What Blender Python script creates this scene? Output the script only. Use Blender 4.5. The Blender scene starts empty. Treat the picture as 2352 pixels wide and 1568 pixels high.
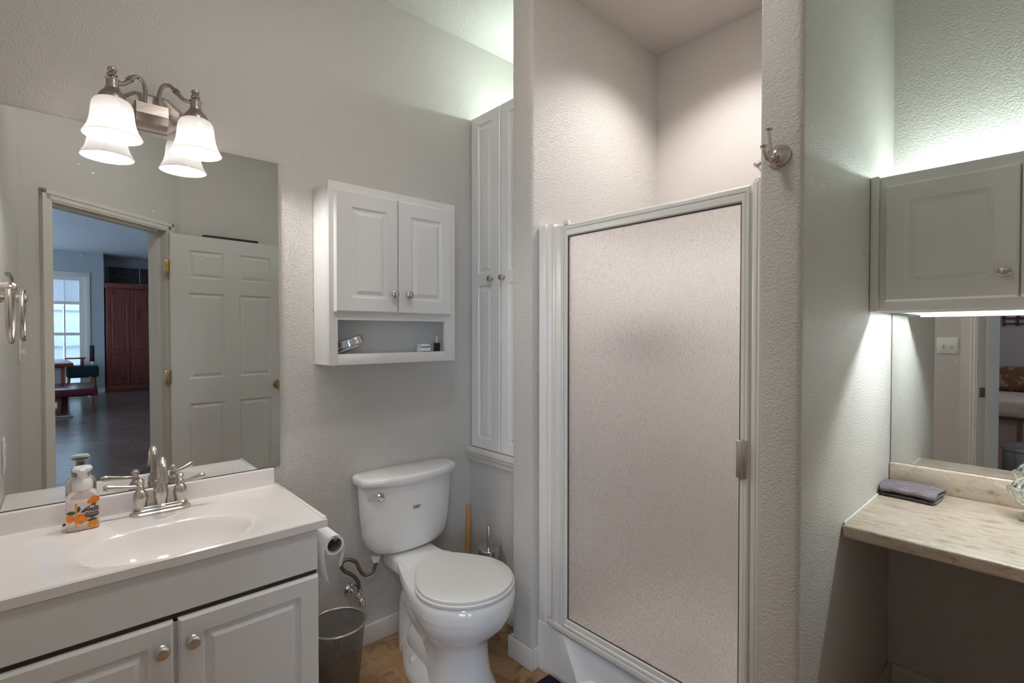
import bpy, bmesh, math, random
from mathutils import Vector, Matrix
random.seed(7)
S = bpy.context.scene
COL = S.collection
PI = math.pi

# ------------------------------------------------------------------ camera, world, exposure
cam_data = bpy.data.cameras.new('camera')
cam = bpy.data.objects.new('camera', cam_data)
COL.objects.link(cam)
cam_data.sensor_width = 36.0
cam_data.lens = 1146.4 * 36.0 / 2352.0
cam_data.clip_start = 0.01
yaw, pit = math.radians(48.02), math.radians(-0.91)
Fv = Vector((math.cos(yaw) * math.cos(pit), math.sin(yaw) * math.cos(pit), math.sin(pit)))
Rv = Vector((math.sin(yaw), -math.cos(yaw), 0))
Uv = Rv.cross(Fv)
cm = Matrix((Rv, Uv, -Fv)).transposed().to_4x4()
cm.translation = (0, 0, 1.31)
cam.matrix_world = cm
S.camera = cam
S.view_settings.view_transform = 'Standard'
S.view_settings.look = 'None'
S.view_settings.gamma = 1.0
S.view_settings.exposure = 0.95
w = bpy.data.worlds.new('daylight')
S.world = w
w.use_nodes = True
w.node_tree.nodes['Background'].inputs[0].default_value = (0.56, 0.75, 1.0, 1)
w.node_tree.nodes['Background'].inputs[1].default_value = 4.4
S.cycles.max_bounces = 14
S.cycles.diffuse_bounces = 7
S.cycles.glossy_bounces = 6
S.cycles.transmission_bounces = 8
S.cycles.transparent_max_bounces = 12
S.cycles.caustics_reflective = False
S.cycles.sample_clamp_indirect = 6.0
S.cycles.use_denoising = True

# light strengths (used by the lamps' builders below)
BULB_W = 6.3
TUBE_TOP = 34.0
TUBE_UNDER = 105.0
TUBE_TALL = 36.0
CAN_W = 6.8
ROOM_FILL = 300.0
BATH_FILL = 13.0
GREEN = (0.82, 1.0, 0.95, 1)

# ------------------------------------------------------------------ materials
def mat(name, color, rough=0.5, metal=0.0, bump=None, spec=None, alpha=None, coat=0.0):
    m = bpy.data.materials.new(name)
    m.use_nodes = True
    nt = m.node_tree
    b = nt.nodes['Principled BSDF']
    b.inputs['Base Color'].default_value = (*color, 1)
    b.inputs['Roughness'].default_value = rough
    b.inputs['Metallic'].default_value = metal
    if spec is not None:
        b.inputs['Specular IOR Level'].default_value = spec
    if coat:
        b.inputs['Coat Weight'].default_value = coat
        b.inputs['Coat Roughness'].default_value = 0.08
    if bump:
        add_bump(m, *bump)
    return m

def coords(nt, scale=(1, 1, 1), kind='Object'):
    tc = nt.nodes.new('ShaderNodeTexCoord')
    mp = nt.nodes.new('ShaderNodeMapping')
    mp.inputs['Scale'].default_value = scale
    nt.links.new(tc.outputs[kind], mp.inputs['Vector'])
    return mp.outputs['Vector']

def noise(nt, vec, scale, detail=2, rough=0.5, dist=0.0):
    n = nt.nodes.new('ShaderNodeTexNoise')
    n.inputs['Scale'].default_value = scale
    n.inputs['Detail'].default_value = detail
    n.inputs['Roughness'].default_value = rough
    n.inputs['Distortion'].default_value = dist
    nt.links.new(vec, n.inputs['Vector'])
    return n.outputs['Fac']

def ramp(nt, fac, stops):
    r = nt.nodes.new('ShaderNodeValToRGB')
    e = r.color_ramp.elements
    while len(e) < len(stops):
        e.new(0.5)
    for i, (p, c) in enumerate(stops):
        e[i].position = p
        e[i].color = (*c, 1) if len(c) == 3 else c
    nt.links.new(fac, r.inputs[0])
    return r.outputs['Color']

def add_bump(m, scale, strength, distance, stretch=(1, 1, 1), lo=0.35, hi=0.65, detail=2):
    nt = m.node_tree
    f = noise(nt, coords(nt, stretch), scale, detail, 0.5)
    c = ramp(nt, f, [(lo, (0, 0, 0)), (hi, (1, 1, 1))])
    bp = nt.nodes.new('ShaderNodeBump')
    bp.inputs['Strength'].default_value = strength
    bp.inputs['Distance'].default_value = distance
    nt.links.new(c, bp.inputs['Height'])
    nt.links.new(bp.outputs['Normal'], nt.nodes['Principled BSDF'].inputs['Normal'])

def mottled(name, scale, stops, rough=0.4, detail=6, stretch=(1, 1, 1), dist=0.0, bump=None, spec=None):
    m = mat(name, (1, 1, 1), rough, spec=spec)
    nt = m.node_tree
    f = noise(nt, coords(nt, stretch), scale, detail, 0.6, dist)
    nt.links.new(ramp(nt, f, stops), nt.nodes['Principled BSDF'].inputs['Base Color'])
    if bump:
        add_bump(m, *bump)
    return m

def emit(name, color, strength):
    m = bpy.data.materials.new(name)
    m.use_nodes = True
    b = m.node_tree.nodes['Principled BSDF']
    b.inputs['Base Color'].default_value = (0.8, 0.8, 0.8, 1)
    b.inputs['Emission Color'].default_value = color
    b.inputs['Emission Strength'].default_value = strength
    return m

def glassy(name, color=(1, 1, 1), rough=0.0, ior=1.45, trans=1.0):
    m = mat(name, color, rough)
    b = m.node_tree.nodes['Principled BSDF']
    b.inputs['Transmission Weight'].default_value = trans
    b.inputs['IOR'].default_value = ior
    return m

M = {}
M['wall'] = mat('wall_paint', (0.622, 0.596, 0.562), 0.42, bump=(170, 0.5, 0.0025, (1, 1, 1), 0.38, 0.68))
M['wall_paint_pink_shade'] = mat('wall_paint_pink_shade', (0.60, 0.56, 0.53), 0.32, bump=(190, 0.35, 0.002))  # same paint as the walls, shower's pinkish shading put into the colour
M['ceiling'] = mat('ceiling_paint', (0.74, 0.73, 0.70), 0.6, bump=(150, 0.5, 0.003))
M['trim'] = mat('trim_paint', (0.70, 0.67, 0.61), 0.4)
M['door_white'] = mat('door_paint', (0.66, 0.655, 0.63), 0.42)
M['cab'] = mat('cabinet_white', (0.78, 0.775, 0.76), 0.32)
M['marble'] = mat('cultured_marble', (0.86, 0.82, 0.80), 0.12, coat=0.4)
M['china'] = mat('vitreous_china', (0.84, 0.84, 0.83), 0.08, coat=0.5)
M['plastic'] = mat('white_plastic', (0.80, 0.80, 0.78), 0.3)
M['fiberglass'] = mat('fiberglass', (0.87, 0.84, 0.82), 0.2)
M['nickel'] = mat('brushed_nickel', (0.60, 0.55, 0.50), 0.26, 1.0)
M['darknickel'] = mat('antique_nickel', (0.42, 0.37, 0.34), 0.3, 1.0, bump=(60, 0.15, 0.001, (0.3, 1, 1)))
M['chrome'] = mat('chrome', (0.75, 0.75, 0.76), 0.08, 1.0)
M['alu'] = mat('shower_aluminium', (0.83, 0.81, 0.76), 0.33, 0.12)
M['brass'] = mat('brass', (0.55, 0.41, 0.19), 0.25, 1.0)
M['rubber'] = mat('dark_gasket', (0.05, 0.035, 0.04), 0.5)
M['black'] = mat('black_plastic', (0.02, 0.02, 0.022), 0.4)
M['dark'] = mat('gap_shade_dark', (0.05, 0.04, 0.03), 0.8)
M['wood_stick'] = mat('wooden_handle', (0.55, 0.30, 0.11), 0.5)
M['paper'] = mat('tissue', (0.83, 0.83, 0.83), 0.9)
M['card'] = mat('cardboard', (0.30, 0.27, 0.26), 0.9)
M['hose'] = mat('braided_hose', (0.16, 0.12, 0.095), 0.35, 0.6, bump=(400, 0.4, 0.001))
M['mat'] = mat('navy_pile', (0.006, 0.012, 0.05), 1.0, bump=(260, 1.0, 0.006))
M['steel'] = mat('stainless', (0.58, 0.57, 0.56), 0.28, 1.0)
M['mirror'] = mat('mirror_silver', (0.78, 0.80, 0.79), 0.0, 1.0)
M['glass'] = glassy('clear_glass')
M['crystal'] = glassy('crystal', (0.95, 1.0, 0.97), 0.02, 1.5)
M['winglass'] = glassy('window_pane', (1, 1, 1), 0.0, 1.02)
M['bluewall'] = mat('living_wall', (0.40, 0.43, 0.44), 0.6)
M['beige'] = mat('wall_mauve', (0.55, 0.50, 0.51), 0.6)
M['livceil'] = mat('living_ceiling', (0.74, 0.77, 0.80), 0.7, bump=(60, 0.5, 0.004))
M['teal'] = mat('teal_fabric', (0.012, 0.045, 0.06), 0.8)
M['maroon'] = mat('maroon_leather', (0.10, 0.012, 0.025), 0.25)
M['orangewood'] = mat('orange_wood', (0.42, 0.12, 0.03), 0.4)
M['redwood'] = mottled('red_wood', 6, [(0.3, (0.14, 0.035, 0.02)), (0.7, (0.24, 0.07, 0.04))], 0.35, stretch=(6, 6, 0.6))
M['cherry'] = mottled('cherry_wood', 5, [(0.3, (0.10, 0.022, 0.019)), (0.7, (0.25, 0.06, 0.045))], 0.3, stretch=(8, 8, 0.5))
M['slate'] = mottled('slate_art', 7, [(0.35, (0.02, 0.02, 0.022)), (0.7, (0.09, 0.08, 0.075))], 0.5, stretch=(1, 1, 3))
M['outfence'] = mat('vinyl_fence', (0.55, 0.58, 0.60), 0.4)
M['blind'] = mat('blind_slat', (0.82, 0.85, 0.88), 0.4)
M['lawn'] = mat('pale_patio', (0.6, 0.62, 0.62), 0.9)
M['purple'] = mottled('grey_purple_terry', 60, [(0.3, (0.13, 0.105, 0.125)), (0.7, (0.32, 0.275, 0.31))], 1.0, stretch=(0.4, 1.6, 1), bump=(350, 0.8, 0.003))
M['laminate'] = mottled('travertine_laminate', 32, [(0.30, (0.29, 0.20, 0.13)), (0.42, (0.44, 0.345, 0.265)), (0.52, (0.53, 0.45, 0.375)), (0.60, (0.48, 0.39, 0.31)), (0.68, (0.64, 0.585, 0.52)), (0.78, (0.39, 0.285, 0.20))], 0.3, 12, (1.7, 0.6, 1.3), 0.5)
M['concrete'] = mottled('tan_stained_concrete', 7.5, [(0.33, (0.10, 0.05, 0.018)), (0.43, (0.27, 0.15, 0.065)), (0.52, (0.42, 0.27, 0.145)), (0.62, (0.36, 0.21, 0.10)), (0.72, (0.22, 0.115, 0.045))], 0.34, 12, (1, 1, 1), 1.2)
M['livfloor'] = mottled('dark_polished_concrete', 1.6, [(0.3, (0.085, 0.07, 0.06)), (0.7, (0.20, 0.165, 0.145))], 0.2, 8, (1.0, 2.2, 1), 0.5, bump=(5, 0.10, 0.01, (1, 2.5, 1)))
M['pillow'] = mottled('brown_damask', 14, [(0.40, (0.15, 0.075, 0.035)), (0.52, (0.17, 0.09, 0.045)), (0.56, (0.36, 0.25, 0.16)), (0.75, (0.30, 0.19, 0.11))], 0.6, 3)
M['quilt'] = mottled('cream_quilt', 9, [(0.55, (0.66, 0.53, 0.46)), (0.66, (0.55, 0.42, 0.34)), (0.69, (0.17, 0.07, 0.05)), (0.8, (0.2, 0.09, 0.06))], 0.8, 2)
M['bedskirt'] = mat('tan_satin', (0.36, 0.24, 0.18), 0.45)
M['peachband'] = mat('peach_band', (0.60, 0.42, 0.32), 0.7)
M['iron'] = mat('red_iron', (0.13, 0.03, 0.03), 0.5)
M['soap'] = glassy('soap_bottle', (0.97, 0.90, 0.87), 0.08, 1.3, 0.55)
M['peach'] = mottled('peach_print', 60, [(0.35, (0.75, 0.12, 0.01)), (0.65, (0.88, 0.30, 0.03))], 0.4)
M['leaf'] = mat('leaf_print', (0.045, 0.12, 0.05), 0.5)
M['plum'] = mat('plum_print', (0.10, 0.055, 0.065), 0.5)
M['cream'] = mat('cream_print', (0.85, 0.70, 0.62), 0.5)
M['orange'] = mat('orange_print', (0.85, 0.28, 0.02), 0.5)
M['amber'] = mat('amber_soap', (0.75, 0.38, 0.12), 0.2)
M['blueprint'] = mat('blue_print', (0.02, 0.06, 0.30), 0.5)
M['logo'] = mat('grey_print', (0.30, 0.28, 0.25), 0.5)
M['pouf'] = mat('brown_pouf', (0.03, 0.012, 0.010), 0.9)
M['bulb'] = emit('bulb_glow', (1, 0.95, 0.88, 1), 6)
M['tube_top'] = emit('tube_glow_top', GREEN, TUBE_TOP)
M['tube_under'] = emit('tube_glow_under', (0.90, 1.0, 1.0, 1), TUBE_UNDER)
M['tube_tall'] = emit('tube_glow_tall', GREEN, TUBE_TALL)
M['canlens'] = emit('can_lens', (1, 0.93, 0.86, 1), 4)

# frosted lamp shade: diffuse + translucent
m = bpy.data.materials.new('frosted_shade'); m.use_nodes = True; nt = m.node_tree
nt.nodes.remove(nt.nodes['Principled BSDF'])
d_ = nt.nodes.new('ShaderNodeBsdfDiffuse'); d_.inputs[0].default_value = (0.85, 0.84, 0.83, 1)
t_ = nt.nodes.new('ShaderNodeBsdfTranslucent'); t_.inputs[0].default_value = (0.62, 0.605, 0.60, 1)
g_ = nt.nodes.new('ShaderNodeBsdfGlossy'); g_.inputs[1].default_value = 0.2
x_ = nt.nodes.new('ShaderNodeMixShader'); x_.inputs[0].default_value = 0.5
y_ = nt.nodes.new('ShaderNodeMixShader'); y_.inputs[0].default_value = 0.05
nt.links.new(d_.outputs[0], x_.inputs[1]); nt.links.new(t_.outputs[0], x_.inputs[2])
nt.links.new(x_.outputs[0], y_.inputs[1]); nt.links.new(g_.outputs[0], y_.inputs[2])
nt.links.new(y_.outputs[0], nt.nodes['Material Output'].inputs[0])
M['shade'] = m

# obscure "rain" glass of the shower door
m = glassy('rain_glass', (1.0, 0.99, 0.98), 0.12, 1.45); nt = m.node_tree
f1 = noise(nt, coords(nt, (1, 1, 0.30)), 230, 3, 0.6)
f2 = noise(nt, coords(nt, (1, 1, 0.5)), 420, 2, 0.5)
mx = nt.nodes.new('ShaderNodeMath'); mx.operation = 'ADD'
nt.links.new(f1, mx.inputs[0]); nt.links.new(f2, mx.inputs[1])
bp_ = nt.nodes.new('ShaderNodeBump'); bp_.inputs['Strength'].default_value = 0.5; bp_.inputs['Distance'].default_value = 0.003
nt.links.new(mx.outputs[0], bp_.inputs['Height'])
nt.links.new(bp_.outputs['Normal'], nt.nodes['Principled BSDF'].inputs['Normal'])
nt.nodes['Principled BSDF'].inputs['Coat Weight'].default_value = 1.0
nt.nodes['Principled BSDF'].inputs['Coat Roughness'].default_value = 0.24
nt.nodes['Principled BSDF'].inputs['Coat IOR'].default_value = 2.2
nt.links.new(bp_.outputs['Normal'], nt.nodes['Principled BSDF'].inputs['Coat Normal'])
M['rain'] = m

# wire mesh of the waste basket
m = mat('wire_mesh', (0.17, 0.155, 0.14), 0.4, 0.7); nt = m.node_tree
tc = nt.nodes.new('ShaderNodeTexCoord'); sx = nt.nodes.new('ShaderNodeSeparateXYZ')
nt.links.new(tc.outputs['Object'], sx.inputs[0])
an = nt.nodes.new('ShaderNodeMath'); an.operation = 'ARCTAN2'
nt.links.new(sx.outputs['Y'], an.inputs[0]); nt.links.new(sx.outputs['X'], an.inputs[1])
def fr(sock, mul):
    a = nt.nodes.new('ShaderNodeMath'); a.operation = 'MULTIPLY'; a.inputs[1].default_value = mul
    b = nt.nodes.new('ShaderNodeMath'); b.operation = 'FRACT'
    c = nt.nodes.new('ShaderNodeMath'); c.operation = 'LESS_THAN'; c.inputs[1].default_value = 0.36
    nt.links.new(sock, a.inputs[0]); nt.links.new(a.outputs[0], b.inputs[0]); nt.links.new(b.outputs[0], c.inputs[0])
    return c.outputs[0]
mxm = nt.nodes.new('ShaderNodeMath'); mxm.operation = 'MAXIMUM'
nt.links.new(fr(an.outputs[0], 180 / PI), mxm.inputs[0]); nt.links.new(fr(sx.outputs['Z'], 480), mxm.inputs[1])
nt.links.new(mxm.outputs[0], nt.nodes['Principled BSDF'].inputs['Alpha'])
M['wire'] = m

# mirror glass with tiny dried water specks
nt = M['mirror'].node_tree
vo = nt.nodes.new('ShaderNodeTexVoronoi'); vo.inputs['Scale'].default_value = 42
vo.inputs['Randomness'].default_value = 1.0
nt.links.new(coords(nt), vo.inputs['Vector'])
lt = nt.nodes.new('ShaderNodeMath'); lt.operation = 'LESS_THAN'; lt.inputs[1].default_value = 0.055
nt.links.new(vo.outputs['Distance'], lt.inputs[0])
gate = noise(nt, coords(nt), 9, 2)
gt = nt.nodes.new('ShaderNodeMath'); gt.operation = 'GREATER_THAN'; gt.inputs[1].default_value = 0.60
nt.links.new(gate, gt.inputs[0])
mu = nt.nodes.new('ShaderNodeMath'); mu.operation = 'MULTIPLY'
nt.links.new(lt.outputs[0], mu.inputs[0]); nt.links.new(gt.outputs[0], mu.inputs[1])
df = nt.nodes.new('ShaderNodeBsdfDiffuse'); df.inputs[0].default_value = (0.7, 0.7, 0.7, 1)
ms = nt.nodes.new('ShaderNodeMixShader')
mu2 = nt.nodes.new('ShaderNodeMath'); mu2.operation = 'MULTIPLY'; mu2.inputs[1].default_value = 0.5
nt.links.new(mu.outputs[0], mu2.inputs[0]); nt.links.new(mu2.outputs[0], ms.inputs[0])
nt.links.new(nt.nodes['Principled BSDF'].outputs[0], ms.inputs[1]); nt.links.new(df.outputs[0], ms.inputs[2])
nt.links.new(ms.outputs[0], nt.nodes['Material Output'].inputs[0])

# ------------------------------------------------------------------ mesh building
class G:
    """collects shapes, then links them as one mesh object"""
    def __init__(self):
        self.bm = bmesh.new()
        self.X = Matrix()
    def _v(self, p):
        return self.bm.verts.new(self.X @ Vector(p))
    def box(self, a, b, bevel=0.0, seg=2, edges=None):
        lo = [min(a[i], b[i]) for i in range(3)]; hi = [max(a[i], b[i]) for i in range(3)]
        v = [self._v((x, y, z)) for z in (lo[2], hi[2]) for y in (lo[1], hi[1]) for x in (lo[0], hi[0])]
        fs = [self.bm.faces.new([v[i] for i in q]) for q in ((0, 2, 3, 1), (4, 5, 7, 6), (0, 1, 5, 4), (2, 6, 7, 3), (0, 4, 6, 2), (1, 3, 7, 5))]
        if bevel:
            es = list({e for f in fs for e in f.edges})
            if edges == 'z':
                es = [e for e in es if abs((e.verts[0].co - e.verts[1].co).z) > 0.9 * (hi[2] - lo[2])]
            bmesh.ops.bevel(self.bm, geom=es, offset=bevel, segments=seg, affect='EDGES', profile=0.5, clamp_overlap=True)
        return self
    def prism(self, pts, z0, z1, bevel=0.0, seg=2):
        n = len(pts)
        a = [self._v((x, y, z0)) for x, y in pts]; b = [self._v((x, y, z1)) for x, y in pts]
        fs = [self.bm.faces.new(a[::-1]), self.bm.faces.new(b)]
        for i in range(n):
            fs.append(self.bm.faces.new((a[i], a[(i + 1) % n], b[(i + 1) % n], b[i])))
        if bevel:
            es = list({e for f in fs for e in f.edges})
            bmesh.ops.bevel(self.bm, geom=es, offset=bevel, segments=seg, affect='EDGES', profile=0.5, clamp_overlap=True)
        return self
    def lathe(self, prof, seg=32, at=(0, 0, 0), axis=None, cap=True):
        """prof: list of (radius, height) along axis (default +z)"""
        T = Matrix.Translation(at)
        if axis is not None:
            T = T @ Vector((0, 0, 1)).rotation_difference(Vector(axis).normalized()).to_matrix().to_4x4()
        rings = []
        for r, z in prof:
            if r < 1e-6:
                rings.append([self._v(T @ Vector((0, 0, z)))])
            else:
                rings.append([self._v(T @ Vector((r * math.cos(2 * PI * k / seg), r * math.sin(2 * PI * k / seg), z))) for k in range(seg)])
        for A, B in zip(rings, rings[1:]):
            for k in range(seg):
                k2 = (k + 1) % seg
                if len(A) == 1 and len(B) == 1: continue
                if len(A) == 1: self.bm.faces.new((A[0], B[k2], B[k]))
                elif len(B) == 1: self.bm.faces.new((A[k], A[k2], B[0]))
                else: self.bm.faces.new((A[k], A[k2], B[k2], B[k]))
        if cap:
            if len(rings[0]) > 1: self.bm.faces.new(rings[0][::-1])
            if len(rings[-1]) > 1: self.bm.faces.new(rings[-1])
        return self
    def loft(self, rings, cap0=True, cap1=True):
        R = [[self._v(p) for p in r] for r in rings]
        n = len(R[0])
        for A, B in zip(R, R[1:]):
            for k in range(n):
                self.bm.faces.new((A[k], A[(k + 1) % n], B[(k + 1) % n], B[k]))
        if cap0: self.bm.faces.new(R[0][::-1])
        if cap1: self.bm.faces.new(R[-1])
        return self
    def tube(self, path, r, seg=14, sub=6, closed=False, cap=True):
        P = [Vector(p) for p in path]
        rad = r if isinstance(r, (list, tuple)) else [r] * len(P)
        pts, rr = [], []
        n = len(P)
        if sub > 1:
            rng = range(n if closed else n - 1)
            for i in rng:
                p0 = P[(i - 1) % n] if (closed or i > 0) else P[0] * 2 - P[1]
                p1, p2 = P[i], P[(i + 1) % n]
                p3 = P[(i + 2) % n] if (closed or i + 2 < n) else P[-1] * 2 - P[-2]
                for s in range(sub):
                    t = s / sub
                    pts.append(0.5 * ((2 * p1) + (p2 - p0) * t + (2 * p0 - 5 * p1 + 4 * p2 - p3) * t * t + (3 * p1 - p0 - 3 * p2 + p3) * t ** 3))
                    rr.append(rad[i] * (1 - t) + rad[(i + 1) % n] * t)
            if not closed:
                pts.append(P[-1]); rr.append(rad[-1])
        else:
            pts, rr = P, rad
        m = len(pts)
        up = None; rings = []
        for i in range(m):
            if closed: t = (pts[(i + 1) % m] - pts[(i - 1) % m]).normalized()
            else: t = (pts[min(i + 1, m - 1)] - pts[max(i - 1, 0)]).normalized()
            if up is None:
                up = Vector((0, 0, 1)) if abs(t.z) < 0.9 else Vector((1, 0, 0))
            up = (up - t * up.dot(t)).normalized()
            s = t.cross(up)
            rings.append([pts[i] + (up * math.cos(2 * PI * k / seg) + s * math.sin(2 * PI * k / seg)) * rr[i] for k in range(seg)])
        if closed: rings.append(rings[0])
        self.loft(rings, cap and not closed, cap and not closed)
        if closed: bmesh.ops.remove_doubles(self.bm, verts=self.bm.verts, dist=1e-6)
        return self
    def ball(self, c, r, sc=(1, 1, 1), seg=20, rings=12):
        prof = [(math.sin(PI * i / rings), -math.cos(PI * i / rings)) for i in range(rings + 1)]
        V = []
        for a, z in prof:
            if a < 1e-6: V.append([self._v((c[0], c[1], c[2] + z * r * sc[2]))])
            else: V.append([self._v((c[0] + a * r * sc[0] * math.cos(2 * PI * k / seg), c[1] + a * r * sc[1] * math.sin(2 * PI * k / seg), c[2] + z * r * sc[2])) for k in range(seg)])
        for A, B in zip(V, V[1:]):
            for k in range(seg):
                k2 = (k + 1) % seg
                if len(A) == 1: self.bm.faces.new((A[0], B[k2], B[k]))
                elif len(B) == 1: self.bm.faces.new((A[k], A[k2], B[0]))
                else: self.bm.faces.new((A[k], A[k2], B[k2], B[k]))
        return self
    def ring_rect(self, x0, z0, x1, z1, y, rad, k):
        out = []
        cs = ((x0 + rad, z0 + rad, PI), (x1 - rad, z0 + rad, 1.5 * PI), (x1 - rad, z1 - rad, 0), (x0 + rad, z1 - rad, 0.5 * PI))
        for cx, cz, a0 in cs:
            for i in range(k + 1):
                a = a0 + 0.5 * PI * i / max(k, 1)
                out.append((cx + rad * math.cos(a), y, cz + rad * math.sin(a)))
        return out
    def panel_slab(self, w_, h_, t, panels, loops, edge=0.004, k=0):
        """door: x 0..w, z 0..h, back at y=0, front at y=-t; raised/recessed panels on the front"""
        e = edge
        xs = sorted({e, w_ - e} | {p for q in panels for p in (q[0], q[2])})
        zs = sorted({e, h_ - e} | {p for q in panels for p in (q[1], q[3])})
        for i in range(len(xs) - 1):
            for j in range(len(zs) - 1):
                c = ((xs[i] + xs[i + 1]) / 2, (zs[j] + zs[j + 1]) / 2)
                if any(q[0] < c[0] < q[2] and q[1] < c[1] < q[3] for q in panels): continue
                self.bm.faces.new([self._v(p) for p in ((xs[i], -t, zs[j]), (xs[i + 1], -t, zs[j]), (xs[i + 1], -t, zs[j + 1]), (xs[i], -t, zs[j + 1]))])
        for q in panels:
            x0, z0, x1, z1 = q
            R = [[self._v(p) for p in self.ring_rect(x0 + i_, z0 + i_, x1 - i_, z1 - i_, -t + d, rad, k)] for i_, d, rad in loops]
            n = len(R[0])
            for A, B in zip(R, R[1:]):
                for a in range(n):
                    vs = [A[a], A[(a + 1) % n], B[(a + 1) % n], B[a]]
                    self.bm.faces.new(vs)
            self.bm.faces.new(R[-1])
            if loops[0][2] > 0:      # rounded outer corners: fill out to the square
                sq = [self._v(p) for p in ((x0, -t, z0), (x1, -t, z0), (x1, -t, z1), (x0, -t, z1))]
                for c in range(4):
                    for a in range(k):
                        self.bm.faces.new((sq[c], R[0][c * (k + 1) + a + 1], R[0][c * (k + 1) + a]))
        # sides and back
        A = [self._v(p) for p in ((e, -t, e), (w_ - e, -t, e), (w_ - e, -t, h_ - e), (e, -t, h_ - e))]
        B = [self._v(p) for p in ((0, -t + e, 0), (w_, -t + e, 0), (w_, -t + e, h_), (0, -t + e, h_))]
        Cc = [self._v(p) for p in ((0, 0, 0), (w_, 0, 0), (w_, 0, h_), (0, 0, h_))]
        for P, Q in ((A, B), (B, Cc)):
            for i in range(4):
                self.bm.faces.new((P[i], Q[i], Q[(i + 1) % 4], P[(i + 1) % 4]))
        self.bm.faces.new(Cc)
        bmesh.ops.remove_doubles(self.bm, verts=self.bm.verts, dist=1e-5)
        return self
    def to(self, name, material, parent=None, smooth=True, angle=32, label=None):
        bmesh.ops.recalc_face_normals(self.bm, faces=self.bm.faces)
        if name in ('door', 'door_panel', 'false_front'): angle = 11
        me = bpy.data.meshes.new(name)
        self.bm.to_mesh(me); self.bm.free()
        if smooth:
            me.polygons.foreach_set('use_smooth', [True] * len(me.polygons))
            me.set_sharp_from_angle(angle=math.radians(angle))
        me.materials.append(material)
        o = bpy.data.objects.new(name, me); COL.objects.link(o)
        if parent: o.parent = parent
        if label: o['label'] = label
        return o

def thing(name, label, cat, loc=(0, 0, 0), rz=0.0, group=None):
    o = bpy.data.objects.new(name, None); COL.objects.link(o)
    o.empty_display_size = 0.05
    o.location = loc; o.rotation_euler = (0, 0, rz)
    return tag(o, label, cat, group)

def tag(o, label, cat, group=None):
    o['label'] = label; o['category'] = cat
    if group: o['group'] = group
    return o

def struct(name, g, material, label=None, **kw):
    o = g.to(name, material, **kw)
    o['kind'] = 'structure'
    if label: o['label'] = label
    return o

def text_mesh(name, body, size, material, parent, loc, rot, extrude=0.0002):
    cu = bpy.data.curves.new(name, 'FONT'); cu.body = body; cu.size = size; cu.extrude = extrude
    cu.align_x = 'CENTER'; cu.align_y = 'CENTER'
    tmp = bpy.data.objects.new(name + '_tmp', cu); COL.objects.link(tmp)
    me = bpy.data.meshes.new_from_object(tmp.evaluated_get(bpy.context.evaluated_depsgraph_get()))
    bpy.data.objects.remove(tmp)
    me.materials.clear(); me.materials.append(material)
    o = bpy.data.objects.new(name, me); COL.objects.link(o)
    o.parent = parent; o.location = loc; o.rotation_euler = rot
    return o

RAISED = [(0, 0, 0), (0.006, 0.006, 0), (0.012, 0.006, 0), (0.034, 0.001, 0)]

# ------------------------------------------------------------------ measurements
D = 1.96            # vanity wall (y)
XL = -0.155         # left wall (x)
XP = 1.344          # faces of the two wall ends beside the shower (x)
XA = 1.486          # knee wall behind the toilet (x)
XM = 2.285          # make-up wall (x)
YR = 0.435          # wall between shower and make-up nook, nook side (y)
ZC = 2.725
H3 = 3.10
A0 = Vector((XL, 0.50)); DD = Vector((0.742, -0.670)); NN = Vector((0.670, 0.742))
def dg(s, n): # point on the diagonal door wall: s along, n towards the bathroom
    p = A0 + DD * s + NN * n
    return (p.x, p.y)

# ------------------------------------------------------------------ setting: bathroom shell
struct('wall_back', G().box((-0.275, D, 0), (2.05, D + 0.12, H3)), M['wall'])
struct('wall_left', G().box((XL - 0.12, 0.44, 0), (XL, D, H3)), M['wall'])
g = G()
g.prism([dg(-0.02, 0), dg(-0.02, -0.12), dg(0.140, -0.12), dg(0.140, 0)], 0, H3)
g.prism([dg(0.918, 0), dg(0.918, -0.12), dg(1.04, -0.12), dg(1.04, 0)], 0, H3)
g.prism([dg(0.140, 0), dg(0.140, -0.12), dg(0.918, -0.12), dg(0.918, 0)], 2.005, H3)
struct('wall_diagonal', g, M['wall'])
struct('wall_front', G().box((0.60, -0.30, 0), (2.42, -0.19, H3)), M['wall'])
struct('wall_right', G().box((XM, -0.19, 0), (XM + 0.12, YR, H3)), M['wall'])
struct('wall_partition', G().box((XP, 1.378, 0), (2.23, 1.494, H3), 0.014, 4, 'z'), M['wall'])
struct('wall_stub', G().box((XP, YR, 0), (2.42, 0.538, H3), 0.016, 4, 'z'), M['wall'])
struct('wall_shower', G().box((2.215, 0.538, 0), (2.33, 1.378, H3)), M['wall_paint_pink_shade'])
struct('wall_alcove', G().box((XA, 1.494, 0), (1.86, D, 0.757)), M['wall'])
struct('wall_recess', G().box((1.86, 1.494, 0), (1.98, D, H3)), M['wall'])
struct('ceiling', G().prism([(-0.275, 2.08), (-0.275, 0.55), dg(-0.02, -0.06), dg(1.04, -0.06), (0.62, -0.30), (2.42, -0.30), (2.42, 2.08)], ZC, ZC + 0.06), M['ceiling'])
struct('ceiling_shower', G().box((XP + 0.02, 0.53, 2.69), (2.22, 1.385, 2.724)), M['wall_paint_pink_shade'])
struct('floor', G().prism([(-0.275, 2.08), (-0.275, 0.50), dg(0, -0.06), dg(1.04, -0.06), (0.62, -0.30), (2.42, -0.30), (2.42, 2.08)], -0.06, 0.0), M['concrete'])

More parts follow.
